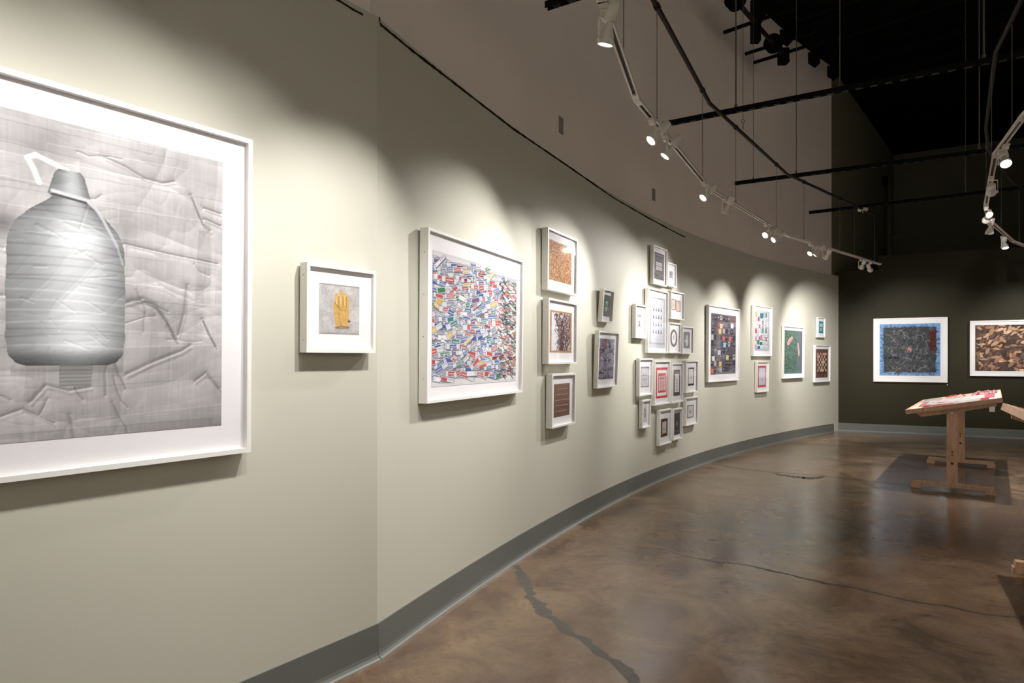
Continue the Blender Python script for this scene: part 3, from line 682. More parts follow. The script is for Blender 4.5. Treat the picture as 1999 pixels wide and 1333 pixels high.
def p_leaves():
    c = Canvas(260, 150, (74,54,46)); R = np.random.default_rng(66)
    c.a += (c.noise(20,12,67,3)[..., None]-.5)*50
    pal = [(146,116,96),(176,140,116),(120,92,76),(100,76,64),(206,168,140),(90,70,62),(158,110,90),(190,146,106)]
    for k in range(430):
        u0, v0 = R.random(2); a = R.normal(-.35,.6); l = R.uniform(.05,.16) if k > 150 else R.uniform(.04,.08); w_ = l*R.uniform(.25,.45); k_ = np.array(pal[R.integers(len(pal))], float)*R.uniform(.95,1.25)
        ca, sa = math.cos(a), math.sin(a)
        def P(x,y): return (u0+(x*ca-y*sa)*.75, v0+(x*sa+y*ca)*1.3)
        c.poly([P(0,0),P(l*.3,-w_*.5),P(l*.7,-w_*.45),P(l,-w_*.1),P(l*.85,w_*.2),P(l*.5,w_*.5),P(l*.2,w_*.35)],(44,32,28),.5)
        c.poly([P(0,0),P(l*.3,-w_*.45),P(l*.7,-w_*.5),P(l,0),P(l*.7,w_*.35),P(l*.3,w_*.4)],k_)
        c.line(P(0,0),P(l,0),.0018,k_*.6,.8); c.line(P(l*.3,0),P(l*.5,-w_*.4),.0012,k_*.7,.7)
    return c

def grid_mesh(name, c, w_, h_, parent, y=0.0, x0=0.0, z0=0.0, zfun=None):
    """a printed sheet: vertex grid w_ x h_ metres in the local x-z plane, coloured per vertex"""
    nx, ny = c.w, c.h
    X = x0 + np.linspace(0, w_, nx); Z = z0 + np.linspace(h_, 0, ny)
    XX, ZZ = np.meshgrid(X, Z); co = np.stack([XX, np.full_like(XX, y), ZZ], -1).reshape(-1, 3).astype(np.float32)
    i = np.arange(ny-1)[:, None]*nx + np.arange(nx-1)[None, :]
    q = np.stack([i+nx, i+nx+1, i+1, i], -1).reshape(-1, 4).astype(np.int32)
    me = bpy.data.meshes.new(name); me.vertices.add(len(co)); me.vertices.foreach_set('co', co.ravel())
    me.loops.add(q.size); me.loops.foreach_set('vertex_index', q.ravel())
    me.polygons.add(len(q)); me.polygons.foreach_set('loop_start', np.arange(0, q.size, 4, dtype=np.int32))
    me.update(calc_edges=True)
    a = np.clip(c.a, 0, 255)/255.0; a = np.where(a <= .04045, a/12.92, ((a+.055)/1.055)**2.4)
    rgba = np.concatenate([a.reshape(-1, 3), np.ones((nx*ny, 1))], 1).astype(np.float32)
    at = me.color_attributes.new('ink', 'FLOAT_COLOR', 'POINT'); at.data.foreach_set('color', rgba.ravel())
    me.materials.append(M_PRINT)
    return link(bpy.data.objects.new(name, me), parent)

# ------------------------------------------------------------------ framed pictures
FACE, GAP = 0.014, 0.006
def hang(label, quad, pr, painter, wall, depth=0.042, lean=0.6, face=FACE, group=None, recess=0.016, right=None, pright=None, holes=True):
    (TL, TR, BR, BL) = quad
    xl, xr = (TL[0]+BL[0])/2, (TR[0]+BR[0])/2
    p, tg = wall_at((xl+xr)/2, wall, depth+GAP)
    p = np.array(p)
    def along(x):                     # pixel column -> (distance along the front plane, depth)
        r = ray(x); a = (r*p[1]-p[0])/(tg[0]-r*tg[1]); return a, p[1]+a*tg[1]
    a0, Y0 = along(xl); a1, Y1 = along(xr)
    zz = lambda y, Y: CAMZ + (HOR-y)*Y/F
    if right is not None: a1 = a0 + right; top, bot = zz(TL[1], Y0), zz(BL[1], Y0)
    elif pright is not None: a0 = a1 - pright; top, bot = zz(TR[1], Y1), zz(BR[1], Y1)
    else: top = (zz(TL[1], Y0)+zz(TR[1], Y1))/2; bot = (zz(BL[1], Y0)+zz(BR[1], Y1))/2
    w_, h_ = a1-a0, top-bot; cx = (a0+a1)/2
    out = np.array((tg[1], -tg[0])); base = p + tg*cx - out*(depth)
    M = Matrix(((tg[0], -out[0], 0, base[0]), (tg[1], -out[1], 0, base[1]), (0, 0, 1, bot), (0, 0, 0, 1))) @ Matrix.Rotation(math.radians(lean), 4, 'X')
    e = empty('framed_photograph', M, label, 'framed picture', group)
    d = depth; W2 = w_/2; i = face
    v = []; 
    for y in (-d, -0.002):
        v += [(-W2,y,0),(W2,y,0),(W2,y,h_),(-W2,y,h_),(-W2+i,y,i),(W2-i,y,i),(W2-i,y,h_-i),(-W2+i,y,h_-i)]
    f = []
    for k in range(4):
        n = (k+1) % 4
        f += [(k,n,4+n,4+k), (8+n,8+k,12+k,12+n), (n,k,8+k,8+n), (4+k,4+n,12+n,12+k)]
    mesh('frame', v, f, M_FRAME, e)
    ym = -(d-recess)
    mesh('mat_board', *box_vf((-W2+i*.6,ym,i*.6),(W2-i*.6,ym+0.004,h_-i*.6)), M_MAT, e)
    # the print, measured from its own corners in the photograph
    pa, pb = pr[0], pr[1]
    r0 = along(pa[0])[0]-cx; r1 = along(pb[0])[0]-cx
    if pright is not None: r0 = -r1
    if right is not None: r1 = -r0
    Yp0, Yp1 = along(pa[0])[1], along(pb[0])[1]
    pt = zz(pa[1], Yp0)-bot; pbm = zz(pb[1], Yp1)-bot
    if pright is not None: pt = zz(pr[2], Yp1)-bot
    if right is not None: pbm = zz(pr[2], Yp0)-bot
    grid_mesh('print', painter(), r1-r0, pt-pbm, e, y=ym-0.0012, x0=r0, z0=pbm)
    yg = -(d-0.006)
    mesh('glazing', [(-W2+i,yg,i),(W2-i,yg,i),(W2-i,yg,h_-i),(-W2+i,yg,h_-i)], [(0,1,2,3)], M_GLASS, e)
    if holes:
        n = 4 if h_ > .6 else 2
        for k in range(n):
            z = h_*(0.14 + 0.72*k/(n-1)); mb = MB(); mb.axis_lathe((-W2+0.0005, -d*.55, z), (-1,0,0), [(0,.0026),(0.0012,.0026)], n=8); mb.build('screw', M_SCREW, e)
    return e, M, w_, h_
def box_vf(lo, hi): b = MB().box(lo, hi); return b.v, b.f

G_ = 'white framed pictures on the curved wall'
SC = 'small framed pictures hung in a tight cluster'
FR = [
 ('large white frame with a silver tape-wrapped jug photograph', ((0,130),(491,274),(490,882),(0,945)), ((140,239),(438,830),316), p_bottle, nearL, dict(pright=1.117, face=.016, depth=.045, recess=.02)),
 ('small white frame with a yellow work glove photograph', ((600,511),(735,529),(732.5,689),(598,688)), ((628,551),(706,653)), p_glove, nearL, dict(depth=.046)),
 ('white frame with a dense pile of red and blue toothpaste tubes', ((835,444),(1023,508),(1018,766),(833,787)), ((848,487),(1011,743)), p_tubes, CURVE, dict(depth=.05)),
 ('white frame with a tan wood-chip texture, topmost of its column', ((1070,443),(1128,468),(1126.6,576),(1069.5,566)), ((1076,466),(1119,556)), p_chips, CURVE, dict(depth=.05)),
 ('white frame with dark foliage inside a gold border', ((1071,580),(1127.5,593),(1126,709),(1071,711)), ((1077,604),(1119.5,688.5)), p_tree, CURVE, dict(depth=.05)),
 ('white frame with brown print of five pale rows, lowest of its column', ((1079,728),(1124.6,729.5),(1123,825),(1077,838)), ((1085,750),(1115.5,809)), p_rows, CURVE, dict(depth=.05)),
 ('small tilted white frame with a green cassette photograph', ((1178,560),(1199,569),(1194,630),(1173,627)), ((1178.5,574),(1192.5,618)), p_cassette, CURVE, dict(lean=4.0)),
 ('white frame with a mosaic of grey electronic parts', ((1168,643.5),(1208,650),(1204,754),(1165,758)), ((1171,660),(1200,738.5)), p_parts, CURVE, dict(lean=2.2)),
 ('white frame with two rows of pale tiles on slate, top of the cluster', ((1276.7,476),(1303,489),(1302,560),(1275.8,553)), ((1279,490),(1299,548)), p_slate, CURVE, dict(group=SC)),
 ('small white frame with tiny blue-grey print, right of the slate picture', ((1304.6,511),(1321.7,516.7),(1321,561.5),(1303,558)), ((1310,528.4),(1316,543.5)), p_tiny, CURVE, dict(group=SC)),
 ('largest white frame of the cluster, sixteen grey figures in rows', ((1266.4,559.5),(1305,571.6),(1304,688.6),(1265,689.5)), ((1269.5,576),(1301,679)), p_sixteen, CURVE, dict(group=SC)),
 ('white frame with two brown-edged panels, in the cluster', ((1311,566),(1337,573.4),(1336,624.7),(1310,622)), ((1314,583),(1331,609)), p_two, CURVE, dict(group=SC)),
 ('small white frame with a brown oval picture, in the cluster', ((1308,628),(1330,632),(1329,690),(1307,688.6)), ((1311.5,642),(1324.5,677)), p_oval, CURVE, dict(group=SC)),
 ('small white frame with a white glove on grey, in the cluster', ((1333.4,636.4),(1355,638.8),(1353.6,691),(1332,691)), ((1337,647),(1349,680)), p_wglove, CURVE, dict(group=SC)),
 ('small white frame at the far left of the cluster, pale print', ((1242,592.7),(1263.6,597),(1262,660.7),(1240.7,659.5)), ((1246.6,613),(1255.5,641)), p_small_a, CURVE, dict(group=SC)),
 ('white frame with six figures in a grey border, in the cluster', ((1249.6,698),(1276,700.5),(1274,770.5),(1248.3,773)), ((1254,716),(1269.6,754.5)), p_six, CURVE, dict(group=SC)),
 ('white frame with a bright red bordered grid, in the cluster', ((1280,703),(1310,704.4),(1307.4,787),(1277.8,792.6)), ((1283.5,717.5),(1305.5,775)), p_red, CURVE, dict(group=SC)),
 ('white frame with four figures in a tall brown border', ((1313,708),(1335,708),(1333.4,783),(1311,788.7)), ((1317.6,722),(1330,771.5)), p_four, CURVE, dict(group=SC)),
 ('white frame with one figure in dark brown border, right of cluster', ((1340.5,703.6),(1363.6,703.3),(1362.5,764),(1339,768)), ((1346,717.5),(1357.5,752)), p_one, CURVE, dict(group=SC)),
 ('smallest white frame of the cluster with a dark oval locket', ((1255.4,781),(1271.7,779),(1270.4,832),(1254,837.5)), ((1257.6,790),(1266,823)), p_locket, CURVE, dict(group=SC)),
 ('white frame with figures in brown border, lowest of the cluster', ((1289,800.5),(1312.6,797),(1311,862.7),(1288,872)), ((1293,818.5),(1306,850)), p_brownb, CURVE, dict(group=SC)),
 ('narrow white frame with a charcoal bordered print, bottom of the cluster', ((1315.7,799),(1333.4,795),(1332.6,854),(1315,861)), ((1318,806.5),(1330,847)), p_darkg, CURVE, dict(group=SC)),
 ('white frame with three dark figures in a thin brown frame', ((1340.5,776),(1363.6,773.7),(1362.5,826.5),(1339,832)), ((1344,791.5),(1356.7,814)), p_three, CURVE, dict(group=SC)),
 ('tall white frame with a grid of old mobile phones', ((1383.7,595.3),(1444.5,603.3),(1443.6,741.4),(1383.3,747)), ((1389.7,610.5),(1438.2,729)), p_phones, CURVE, {}),
 ('white frame with rows of white medicine bottles', ((1472.3,594.6),(1509,600.3),(1506.8,694.9),(1471.4,695.6)), ((1475.2,605),(1503.7,685)), p_bottles, CURVE, {}),
 ('small white frame with a pale print in a pink-red border', ((1479.4,705),(1502,705.8),(1500.8,764.4),(1478.6,766)), ((1481.3,714),(1497.5,755)), p_pinkb, CURVE, {}),
 ('white frame with two pink scraps on dark green ground', ((1531,636.4),(1571.5,638.4),(1570,736.9),(1530,739.3)), ((1533.2,644),(1567.2,728.5)), p_green, CURVE, {}),
 ('small white frame with a teal print, above the checkered one', ((1598,619),(1612,620.6),(1611.4,658.5),(1597.3,658.8)), ((1600.6,627),(1609,650.4)), p_teal, CURVE, {}),
 ('white frame with a brown and cream checkered print', ((1592,672.9),(1621.6,674),(1621.4,745),(1591.6,746)), ((1594,681),(1617.8,736.5)), p_check, CURVE, {}),
 ('white frame with a dark tangle on blue, on the dark wall', ((1705,622.7),(1849.7,617.8),(1851,746.9),(1706,744.5)), ((1717.7,633),(1836.5,734)), p_tangle, backL, dict(face=.022, recess=.012)),
 ('white frame with brown autumn leaves, on the dark wall', ((1893.3,626.3),(1999,622),(1999,736),(1895,733.7)), ((1904.3,635),(1990,725),723.7), p_leaves, backL, dict(right=1.46, face=.022, recess=.012)),
]
HUNG = [hang(l, q, pr, pt, wl_, **kw) for (l, q, pr, pt, wl_, kw) in FR]

# ------------------------------------------------------------------ light tracks and spotlights
TRZ = CAMZ + 1.42
def trk(x, y): p = on_plane_z(x, y, TRZ); return p
T1 = [Vector((-1.30,0.05,TRZ)), Vector((-0.42,1.35,TRZ)), trk(1176,0), trk(1243,193), trk(1386,368), trk(1537,460), trk(1718,515.5)]
T2 = [Vector((1.55,-0.9,TRZ)), Vector((1.95,1.4,TRZ)), trk(1999,226), trk(1944,301), trk(1925,400), trk(1931,430), trk(1978,471), trk(2040,495), Vector((8.9,8.6,TRZ))]
def build_track(pts, label):
    e = empty('lighting_track', Matrix.Translation(pts[2]), label, 'light track', 'ceiling hung lighting tracks'); inv = Matrix.Translation(-pts[2])
    for k in range(len(pts)-1):
        a, b = pts[k], pts[k+1]; d = (b-a).normalized(); a2 = a+d*.045; b2 = b-d*.045
        if (b2-a2).length < .08: a2, b2 = a+d*.02, b-d*.02
        mb = MB(); r = d.cross(Vector((0,0,1))).normalized()
        for s_ in (-1, 1): mb.bar(inv @ (a2 + r*s_*.0135), inv @ (b2 + r*s_*.0135), .009, .020)
        mb.bar(inv @ (a2+Vector((0,0,.008))), inv @ (b2+Vector((0,0,.008))), .034, .006)
        rail = mb.build('rail', M_TRACK, e)
        MB().bar(inv @ (a2+d*.03+Vector((0,0,.003))), inv @ (b2-d*.03+Vector((0,0,.003))), .019, .004).build('slot', M_SLOT, rail)
    for k in range(1, len(pts)-1):
        p = pts[k]; d0 = (p-pts[k-1]).normalized(); d1 = (pts[k+1]-p).normalized()
        mb = MB(); mb.bar(inv @ (p-d0*.075), inv @ (p+d0*.004), .037, .0205); mb.bar(inv @ (p-d1*.004), inv @ (p+d1*.075), .037, .0205); mb.build('connector', M_TRACK, e)
    mb = MB(); d = (pts[-1]-pts[-2]).normalized(); mb.bar(inv @ (pts[-1]-d*.03), inv @ (pts[-1]+d*.012), .038, .026); mb.build('end_cap', M_TRACK, e)
    return e
build_track(T1, 'white jointed lighting track curving along the left wall')
build_track(T2, 'white jointed lighting track curving at the right edge')
def on_track(T, x):
    best = None
    for a, b in zip(T[:-1], T[1:]):
        for t in np.linspace(0, 1, 400):
            p = a.lerp(b, t)
            if p.y < .2: continue
            e = abs(p.x/p.y-ray(x))
            if best is None or e < best[0]: best = (e, p.copy(), (b-a).normalized())
    return best[1], best[2]

def spotlight(label, p, d, target, watt=1.0, size=50, blend=0.95, arm=0.13, side=1, group='white track spotlights'):
    e = empty('track_spotlight', Matrix.Translation(p), label, 'spotlight', group)
    target = Vector(target); P = Vector((0, 0, -arm)); aim = (target - (p+P)).normalized()
    mb = MB(); r = d.cross(Vector((0,0,1))).normalized()
    mb.bar(-d*.035+Vector((0,0,-.0167)), d*.035+Vector((0,0,-.0167)), .036, .012); mb.bar(-d*.016+Vector((0,0,-.029)), d*.016+Vector((0,0,-.029)), .03, .022); mb.build('adapter', M_LAMPW, e)
    sd = aim.cross(Vector((0,0,1)))
    sd = (sd.normalized() if sd.length > .05 else r)*side
    A = P + sd*.039
    mb = MB(); top = Vector((0,0,-.040)); mb.bar(top, top+sd*.041, .014, .004); mb.bar(top+sd*.039+Vector((0,0,.002)), A+Vector((0,0,-.010)), .013, .0035, up=sd)
    mb.axis_lathe(A-sd*.008, sd, [(0,.008),(.014,.008)], n=10); mb.build('yoke', M_LAMPW, e)
    mb = MB(); mb.axis_lathe(P, aim, [(-.150,.0245),(-.148,.027),(-.078,.027),(-.076,.022)], n=20); mb.build('lamp_holder', M_LAMPW, e, True)
    bl = MB(); bl.axis_lathe(P, aim, [(-.080,.013),(-.060,.015),(-.048,.019),(-.020,.031),(-.004,.0335),(.010,.0335),(.012,.0315),(.006,.0305)], n=24, caps=False); bulb = bl.build('bulb', M_LAMPW, e, True)
    mb = MB(); mb.axis_lathe(P, aim, [(.004,.0305),(.0075,.022),(.0085,.0001)], n=24, caps=False); mb.build('lens', M_LENS, bulb)
    ld = bpy.data.lights.new('bulb_light', 'SPOT'); ld.energy = LAMP_W*watt; ld.color = LAMP_COL; ld.spot_size = math.radians(size); ld.spot_blend = blend; ld.shadow_soft_size = .015
    lo = bpy.data.objects.new('bulb_light', ld); link(lo, e); lo.location = P + aim*.035
    lo.rotation_mode = 'QUATERNION'; lo.rotation_quaternion = aim.to_track_quat('-Z', 'Y')
    return e
def front(k, fx=.5, fz=.5):
    e, M, w_, h_ = HUNG[k]; return M @ Vector(((fx-.5)*w_, -.04, fz*h_))
def wallp(x, z, pl=CURVE):
    p, t = wall_at(x, pl); return Vector((p[0], p[1], z))
def tp(T, k, t):
    return T[k].lerp(T[k+1], t), (T[k+1]-T[k]).normalized()
L1 = [
 # (track position, target, power, cone, label)
 (tp(T1,0,.70), front(0,.02,.5), .46, 80, 'white track spotlight out of view, furthest behind the camera'),
 (tp(T1,1,.16), front(0,.45,.5), .46, 80, 'white track spotlight out of view above the jug picture'),
 (tp(T1,1,.44), front(0,.80,.45), .42, 80, 'white track spotlight out of view near the jug picture edge'),
 (tp(T1,1,.66), front(1,.5,.4), .80, 70, 'white track spotlight out of view above the glove picture'),
 (on_track(T1,1183), (-.02,3.16,.55), .55, 90, 'largest visible track spotlight, hanging at the top edge'),
 (on_track(T1,1273), front(2,.40,.5), .95, 74, 'lit track spotlight facing the room, second on the left track'),
 (on_track(T1,1300), front(2,.98,.40), .62, 74, 'lit track spotlight beside a black beam end, third on the left track'),
 (on_track(T1,1374), front(4,.5,.4), 1.35, 74, 'lit track spotlight just before the track bend, fourth on left track'),
 (on_track(T1,1416), front(15,.5,.5), .8, 74, 'track spotlight with hidden lens just past the bend, fifth on left track'),
 (on_track(T1,1495), front(7,.5,.6), 1.65, 66, 'left one of two bright adjacent spotlights midway on left track'),
 (on_track(T1,1511), front(10,.5,.55), 1.0, 68, 'right one of two bright adjacent spotlights midway on left track'),
 (on_track(T1,1582), front(17,.5,.2), 1.35, 68, 'lit spotlight, left of three before the dark wall on left track'),
 (on_track(T1,1592), front(23,.5,.4), 1.45, 76, 'unlit-looking spotlight, middle of three before the dark wall'),
 (on_track(T1,1612), front(24,.9,.2), 1.6, 80, 'upright spotlight, right of three before the dark wall'),
 (on_track(T1,1682), front(28,-.1,.5), 2.3, 84, 'lit spotlight near the far end of the left track'),
 (on_track(T1,1700), front(29,.5,.6), 1.55, 58, 'spotlight at the very end of the left track, aimed at the dark wall'),
]
for (p, d), tg_, wt, sz, lb in L1: spotlight(lb, p, d, tg_, wt, sz, side=-1)
R1 = [
 (tp(T2,7,.35), front(30,.5,.6), 1.55, 60, 'white track spotlight out of view above the leaves picture'),
 (tp(T2,0,.5), (-1.6,-3.4,3.0), 13.0, 70, 'added fill spotlight out of view at the back of the right track'),  # this and the next: added lamps, rear wall bounces their light as fill
 (tp(T2,1,.05), (5.0,-3.4,3.0), 17.0, 70, 'added fill spotlight out of view aimed at the rear right'),
 (tp(T2,1,.45), (9.4,0.5,3.2), 14.0, 66, 'added fill spotlight out of view aimed at the right wall'),  # this and the next: added strong lamps, ambient bounce off the right wall
 (tp(T2,1,.80), (9.4,5.0,3.2), 8.0, 56, 'added fill spotlight out of view aimed right of the tables'),
 (on_track(T2,1964), (2.55,2.9,.9), 1.7, 100, 'lit spotlight with horizontal barrel at the right image edge'),
 (on_track(T2,1936), front(30,.2,.75), 1.2, 30, 'spotlight aimed away, uppermost of the right cluster'),
 (on_track(T2,1925.5), front(29,.5,.6), 1.2, 30, 'spotlight with pale barrel, middle of the right cluster'),
 (on_track(T2,1931), (4.95,7.35,.8), 2.8, 125, 'spotlight pointing straight down above the slanted table'),
 (on_track(T2,1964.5), (5.6,6.9,.5), .5, 70, 'bright low spotlight at the right, below the track bend'),
]
# the right-hand track passes some columns twice: pick the intended stretch
R1[5] = ((trk(1964,280), (T2[3]-T2[2]).normalized()),) + R1[5][1:]
R1[9] = ((trk(1963,461), (T2[6]-T2[5]).normalized()),) + R1[9][1:]
for (p, d), tg_, wt, sz, lb in R1: spotlight(lb, p, d, tg_, wt, sz, side=1)

# ------------------------------------------------------------------ black pipes, beams and cables overhead
PZ = CAMZ + 2.13
def lift(p, z): return Vector((p.x, p.y, z))
pp1 = [lift(p, PZ) for p in T1]
e = empty('ceiling_pipe', Matrix.Translation(pp1[2]), 'black bent pipe hanging above the left track', 'pipe', 'black pipes above the tracks')
iv = Matrix.Translation(-pp1[2])
MB().tube([iv @ p for p in pp1], .016, 12).build('tube', M_PIPE, e, True)
for x in (1283, 1372, 1437, 1516, 1570, 1640, 1668, 1708):
    p, d = on_track(pp1, x); MB().tube([iv @ (p-d*.02), iv @ (p+d*.02)], .021, 12).build('clamp', M_PIPE, e, True)
pp2 = [lift(p, PZ) for p in T2]
e = empty('ceiling_pipe', Matrix.Translation(pp2[2]), 'black bent pipe hanging above the right track', 'pipe', 'black pipes above the tracks')
iv = Matrix.Translation(-pp2[2])
MB().tube([iv @ p for p in pp2], .014, 12).build('tube', M_PIPE, e, True)

SZ = PZ + .065
struts = [((1067,12), None, 'short black beam end at the top of the picture'), ((1295,243), (1999,105), 'longest black slotted beam crossing the upper right'),
          ((1435,358), (1999,285), 'second black beam, below the longest one'), ((1580,415), (1999,366), 'lowest black beam, carrying the smoke detector')]
for (a, b, lb) in struts:
    A = on_plane_z(a[0], a[1], SZ-.02); 
    if b: B = on_plane_z(b[0], b[1], SZ-.02); dv = (B-A).normalized()
    else: dv = Vector((.846,-.533,0)).normalized()
    L_ = 4.2
    e = empty('ceiling_beam', Matrix.Translation(A), lb, 'beam', 'black overhead beams')
    z0 = Vector((0,0,0)); up = Vector((0,0,1)); sdv = dv.cross(up)
    mb = MB(); mb.bar(z0+up*.018, dv*L_+up*.018, .041, .006); mb.bar(sdv*.018, dv*L_+sdv*.018, .005, .041); mb.bar(-sdv*.018, dv*L_-sdv*.018, .005, .041); mb.build('channel', M_STRUT, e)
    mb = MB(); n = 40
    for k in range(n): s_ = .05 + k*(L_-.1)/n; mb.bar(dv*s_+up*-.0205, dv*(s_+.05)+up*-.0205, .036, .002)
    mb.build('slotted_web', M_PIPE, e)
def cable(name, p, z0, z1, label, r=.0022, mat=M_CABLE, cat='cable', group='thin cables holding the tracks'):
    e = empty(name, Matrix.Translation((p.x, p.y, z0)), label, cat, group)
    MB().tube([(0,0,0),(0,0,z1-z0)], r, 6).build('wire', mat, e)
    MB().tube([(0,0,-.002),(0,0,.03)], r*2.4, 8).build('ferrule', mat, e)
    return e
ORD = ['nearest','second','third','fourth','fifth','sixth','seventh','eighth','ninth']
for k, x in enumerate((1218, 1283, 1372, 1437, 1516, 1570, 1640, 1668, 1708)):
    p, d = on_track(T1, x); cable('suspension_cable', p, TRZ+.01, PZ, f'thin cable between pipe and left track, {ORD[k]} from the camera')
for k, pxy in enumerate(((1976,262),(1936,325),(1925.5,400),(1955,452),(1990,476))):
    p = trk(*pxy); cable('suspension_cable', p, TRZ+.01, PZ, f'thin cable between pipe and right track, {ORD[k]} from the camera')
def beam_pt(k, x):
    a, b, _ = struts[k]; A = on_plane_z(*a, SZ-.02); B = on_plane_z(*b, SZ-.02) if b else A+Vector((.846,-.533,0))
    r = ray(x); d = B-A; t = (r*A.y-A.x)/(d.x-r*d.y); return A+d*t
RODS = [(1,1437,'long thin rod from ceiling to the longest beam, nearer the wall',.006),(1,1640,'rod from ceiling to the longest beam beside the wall edge',.004),(1,1921,'rod pair at the right meeting the longest beam',.006),
        (2,1471,'thin wire with hook down to the second beam',.003),(2,1912,'long rod from ceiling to the second beam at the right',.006),(2,1555,'long thin rod passing down to the second beam',.004),(3,1885,'thin rod from ceiling to the lowest beam',.004)]
for k, x, lb, r in RODS:
    p = beam_pt(k, x); cable('hanger_rod', p, SZ, CEIL-.02, lb, r, M_CABLE, 'rod', 'rods holding the black beams')
# loose hook wire
hp = on_plane_z(1451, 238, SZ-.05)
hz = Vector((hp.x*1.12, hp.y*1.12, 0)); z_h = CAMZ + (HOR-245)*hz.y/F
e = empty('hook_wire', Matrix.Translation((hz.x, hz.y, z_h)), 'loose wire with an eye hook hanging free by the longest beam', 'wire')
MB().tube([(0,0,.06),(0,0,CEIL-z_h-.02)], .0025, 6).build('wire', M_CABLE, e)
mb = MB(); mb.tube([(0,0,-.04),(0,0,.03)], .004, 6); mb.tube([(.016*math.cos(a),0,.045+.016*math.sin(a)) for a in np.linspace(0, 2*math.pi, 13)], .003, 6, False); mb.build('eye_hook', M_CABLE, e)

# smoke detector on the lowest beam
p = beam_pt(3, 1685); p.z = SZ-.045
e = empty('smoke_detector', Matrix.Translation(p), 'round white smoke detector under the lowest black beam', 'smoke detector')
mb = MB(); mb.axis_lathe((0,0,0), (0,0,-1), [(0,.055),(.004,.066),(.030,.066),(.040,.060)], 24); mb.build('housing', M_DET, e, True)
mb = MB(); mb.axis_lathe((0,0,0), (0,0,-1), [(.040,.030),(.050,.026),(.052,.012)], 16); mb.build('sensor_cage', M_STRUT, e)
mb = MB(); mb.axis_lathe((-.012,-.02,-.05), (0,0,-1), [(0,.006),(.028,.006)], 8); mb.build('indicator', M_DET, e)

# hoist with two drums against the upper wall
def upwall(x, y, out):
    q, t = wall_at(x, CURVE, out); return Vector((q[0], q[1], CAMZ+(HOR-y)*q[1]/F)), Vector((t[0], t[1], 0))
H0, ht = upwall(1428, 8, .45); H1, _ = upwall(1539, 104, .45)
H1.z = H0.z = (H0.z+H1.z)/2
e = empty('hoist_shaft', Matrix.Translation(H0), 'dark hoist shaft with two drums high on the wall', 'hoist'); dv = (H1-H0); L_ = dv.length; dv.normalize()
MB().tube([(0,0,0), dv*L_], .028, 12).build('shaft', M_PIPE, e, True)
for s_, r in ((.06,.115),(.70,.115)):
    MB().axis_lathe(dv*(L_*s_), dv, [(-.05,r),(-.04,r),(-.04,r*.7),(.04,r*.7),(.04,r),(.05,r)], 28).build('drum', M_STRUT, e)
M3 = Matrix.Translation(dv*(L_*.38))
MB().box((-.05,-.05,-.24),(.05,.05,.30), M3).build('gear_box', M_STRUT, e)
MB().box((-.06,-.06,-.12),(.06,.06,.08), Matrix.Translation(dv*(L_*.90))).build('end_bearing', M_STRUT, e)
out = Vector((ht.y, -ht.x, 0))
for s_ in (.38,.74,.90): MB().bar(dv*(L_*s_)-out*.40, dv*(L_*s_)+out*.5+Vector((0,0,.05)), .035, .035).build('bracket', M_STRUT, e)

# ceiling joists
for k, x in enumerate((1200, 1380, 1478, 1530, 1585, 1622)):
    q, t = wall_at(x, CURVE, -.03); t3 = Vector((t[0], t[1], 0)); o3 = Vector((t[1], -t[0], 0)); q3 = Vector((q[0], q[1], 0))
    e = empty('ceiling_joist', Matrix.Translation((q[0], q[1], CEIL-.45)), f'black ceiling joist, {ORD[k]} from the camera', 'joist', 'black ceiling joists')
    mb = MB(); mb.bar(o3*.02+Vector((0,0,.42)), o3*7+Vector((0,0,.42)), .12, .06); mb.build('top_chord', M_BLACKC, e)
    mb = MB(); mb.bar(o3*.6+Vector((0,0,.03)), o3*7+Vector((0,0,.03)), .10, .05); mb.build('bottom_chord', M_BLACKC, e)
    mb = MB(); s_ = .3
    while s_ < 6.6: mb.bar(o3*s_+Vector((0,0,.40)), o3*(s_+.3)+Vector((0,0,.05)), .03, .03); mb.bar(o3*(s_+.3)+Vector((0,0,.05)), o3*(s_+.6)+Vector((0,0,.40)), .03, .03); s_ += .6
    mb.build('web', M_BLACKC, e)
    mb = MB(); mb.box((-.10,-.10,.22),(.10,.10,.40)); mb.build('seat', M_BLACKC, e)
# conduit pipe on the upper far wall
cp = Vector((ray(1735)*15.6, 15.6, 0))
z_t, z_b = CAMZ+(HOR-350)*15.6/F, CAMZ+(HOR-475)*15.6/F
e = empty('wall_conduit', Matrix.Translation((cp.x, cp.y, z_b)), 'vertical conduit pipe on the dim upper far wall', 'pipe')
MB().tube([(0,0,-1.0),(0,0,z_t-z_b)], .05, 10).build('tube', M_OLIVE2, e, True)
MB().box((-.22,-.1,z_t-z_b-.12),(-.06,.08,z_t-z_b+.06)).build('junction_box', M_STRUT, e)
MB().tube([(0,0,.1),(.2,-.05,.16),(.26,-.07,.24)], .03, 8).build('elbow', M_OLIVE2, e, True)

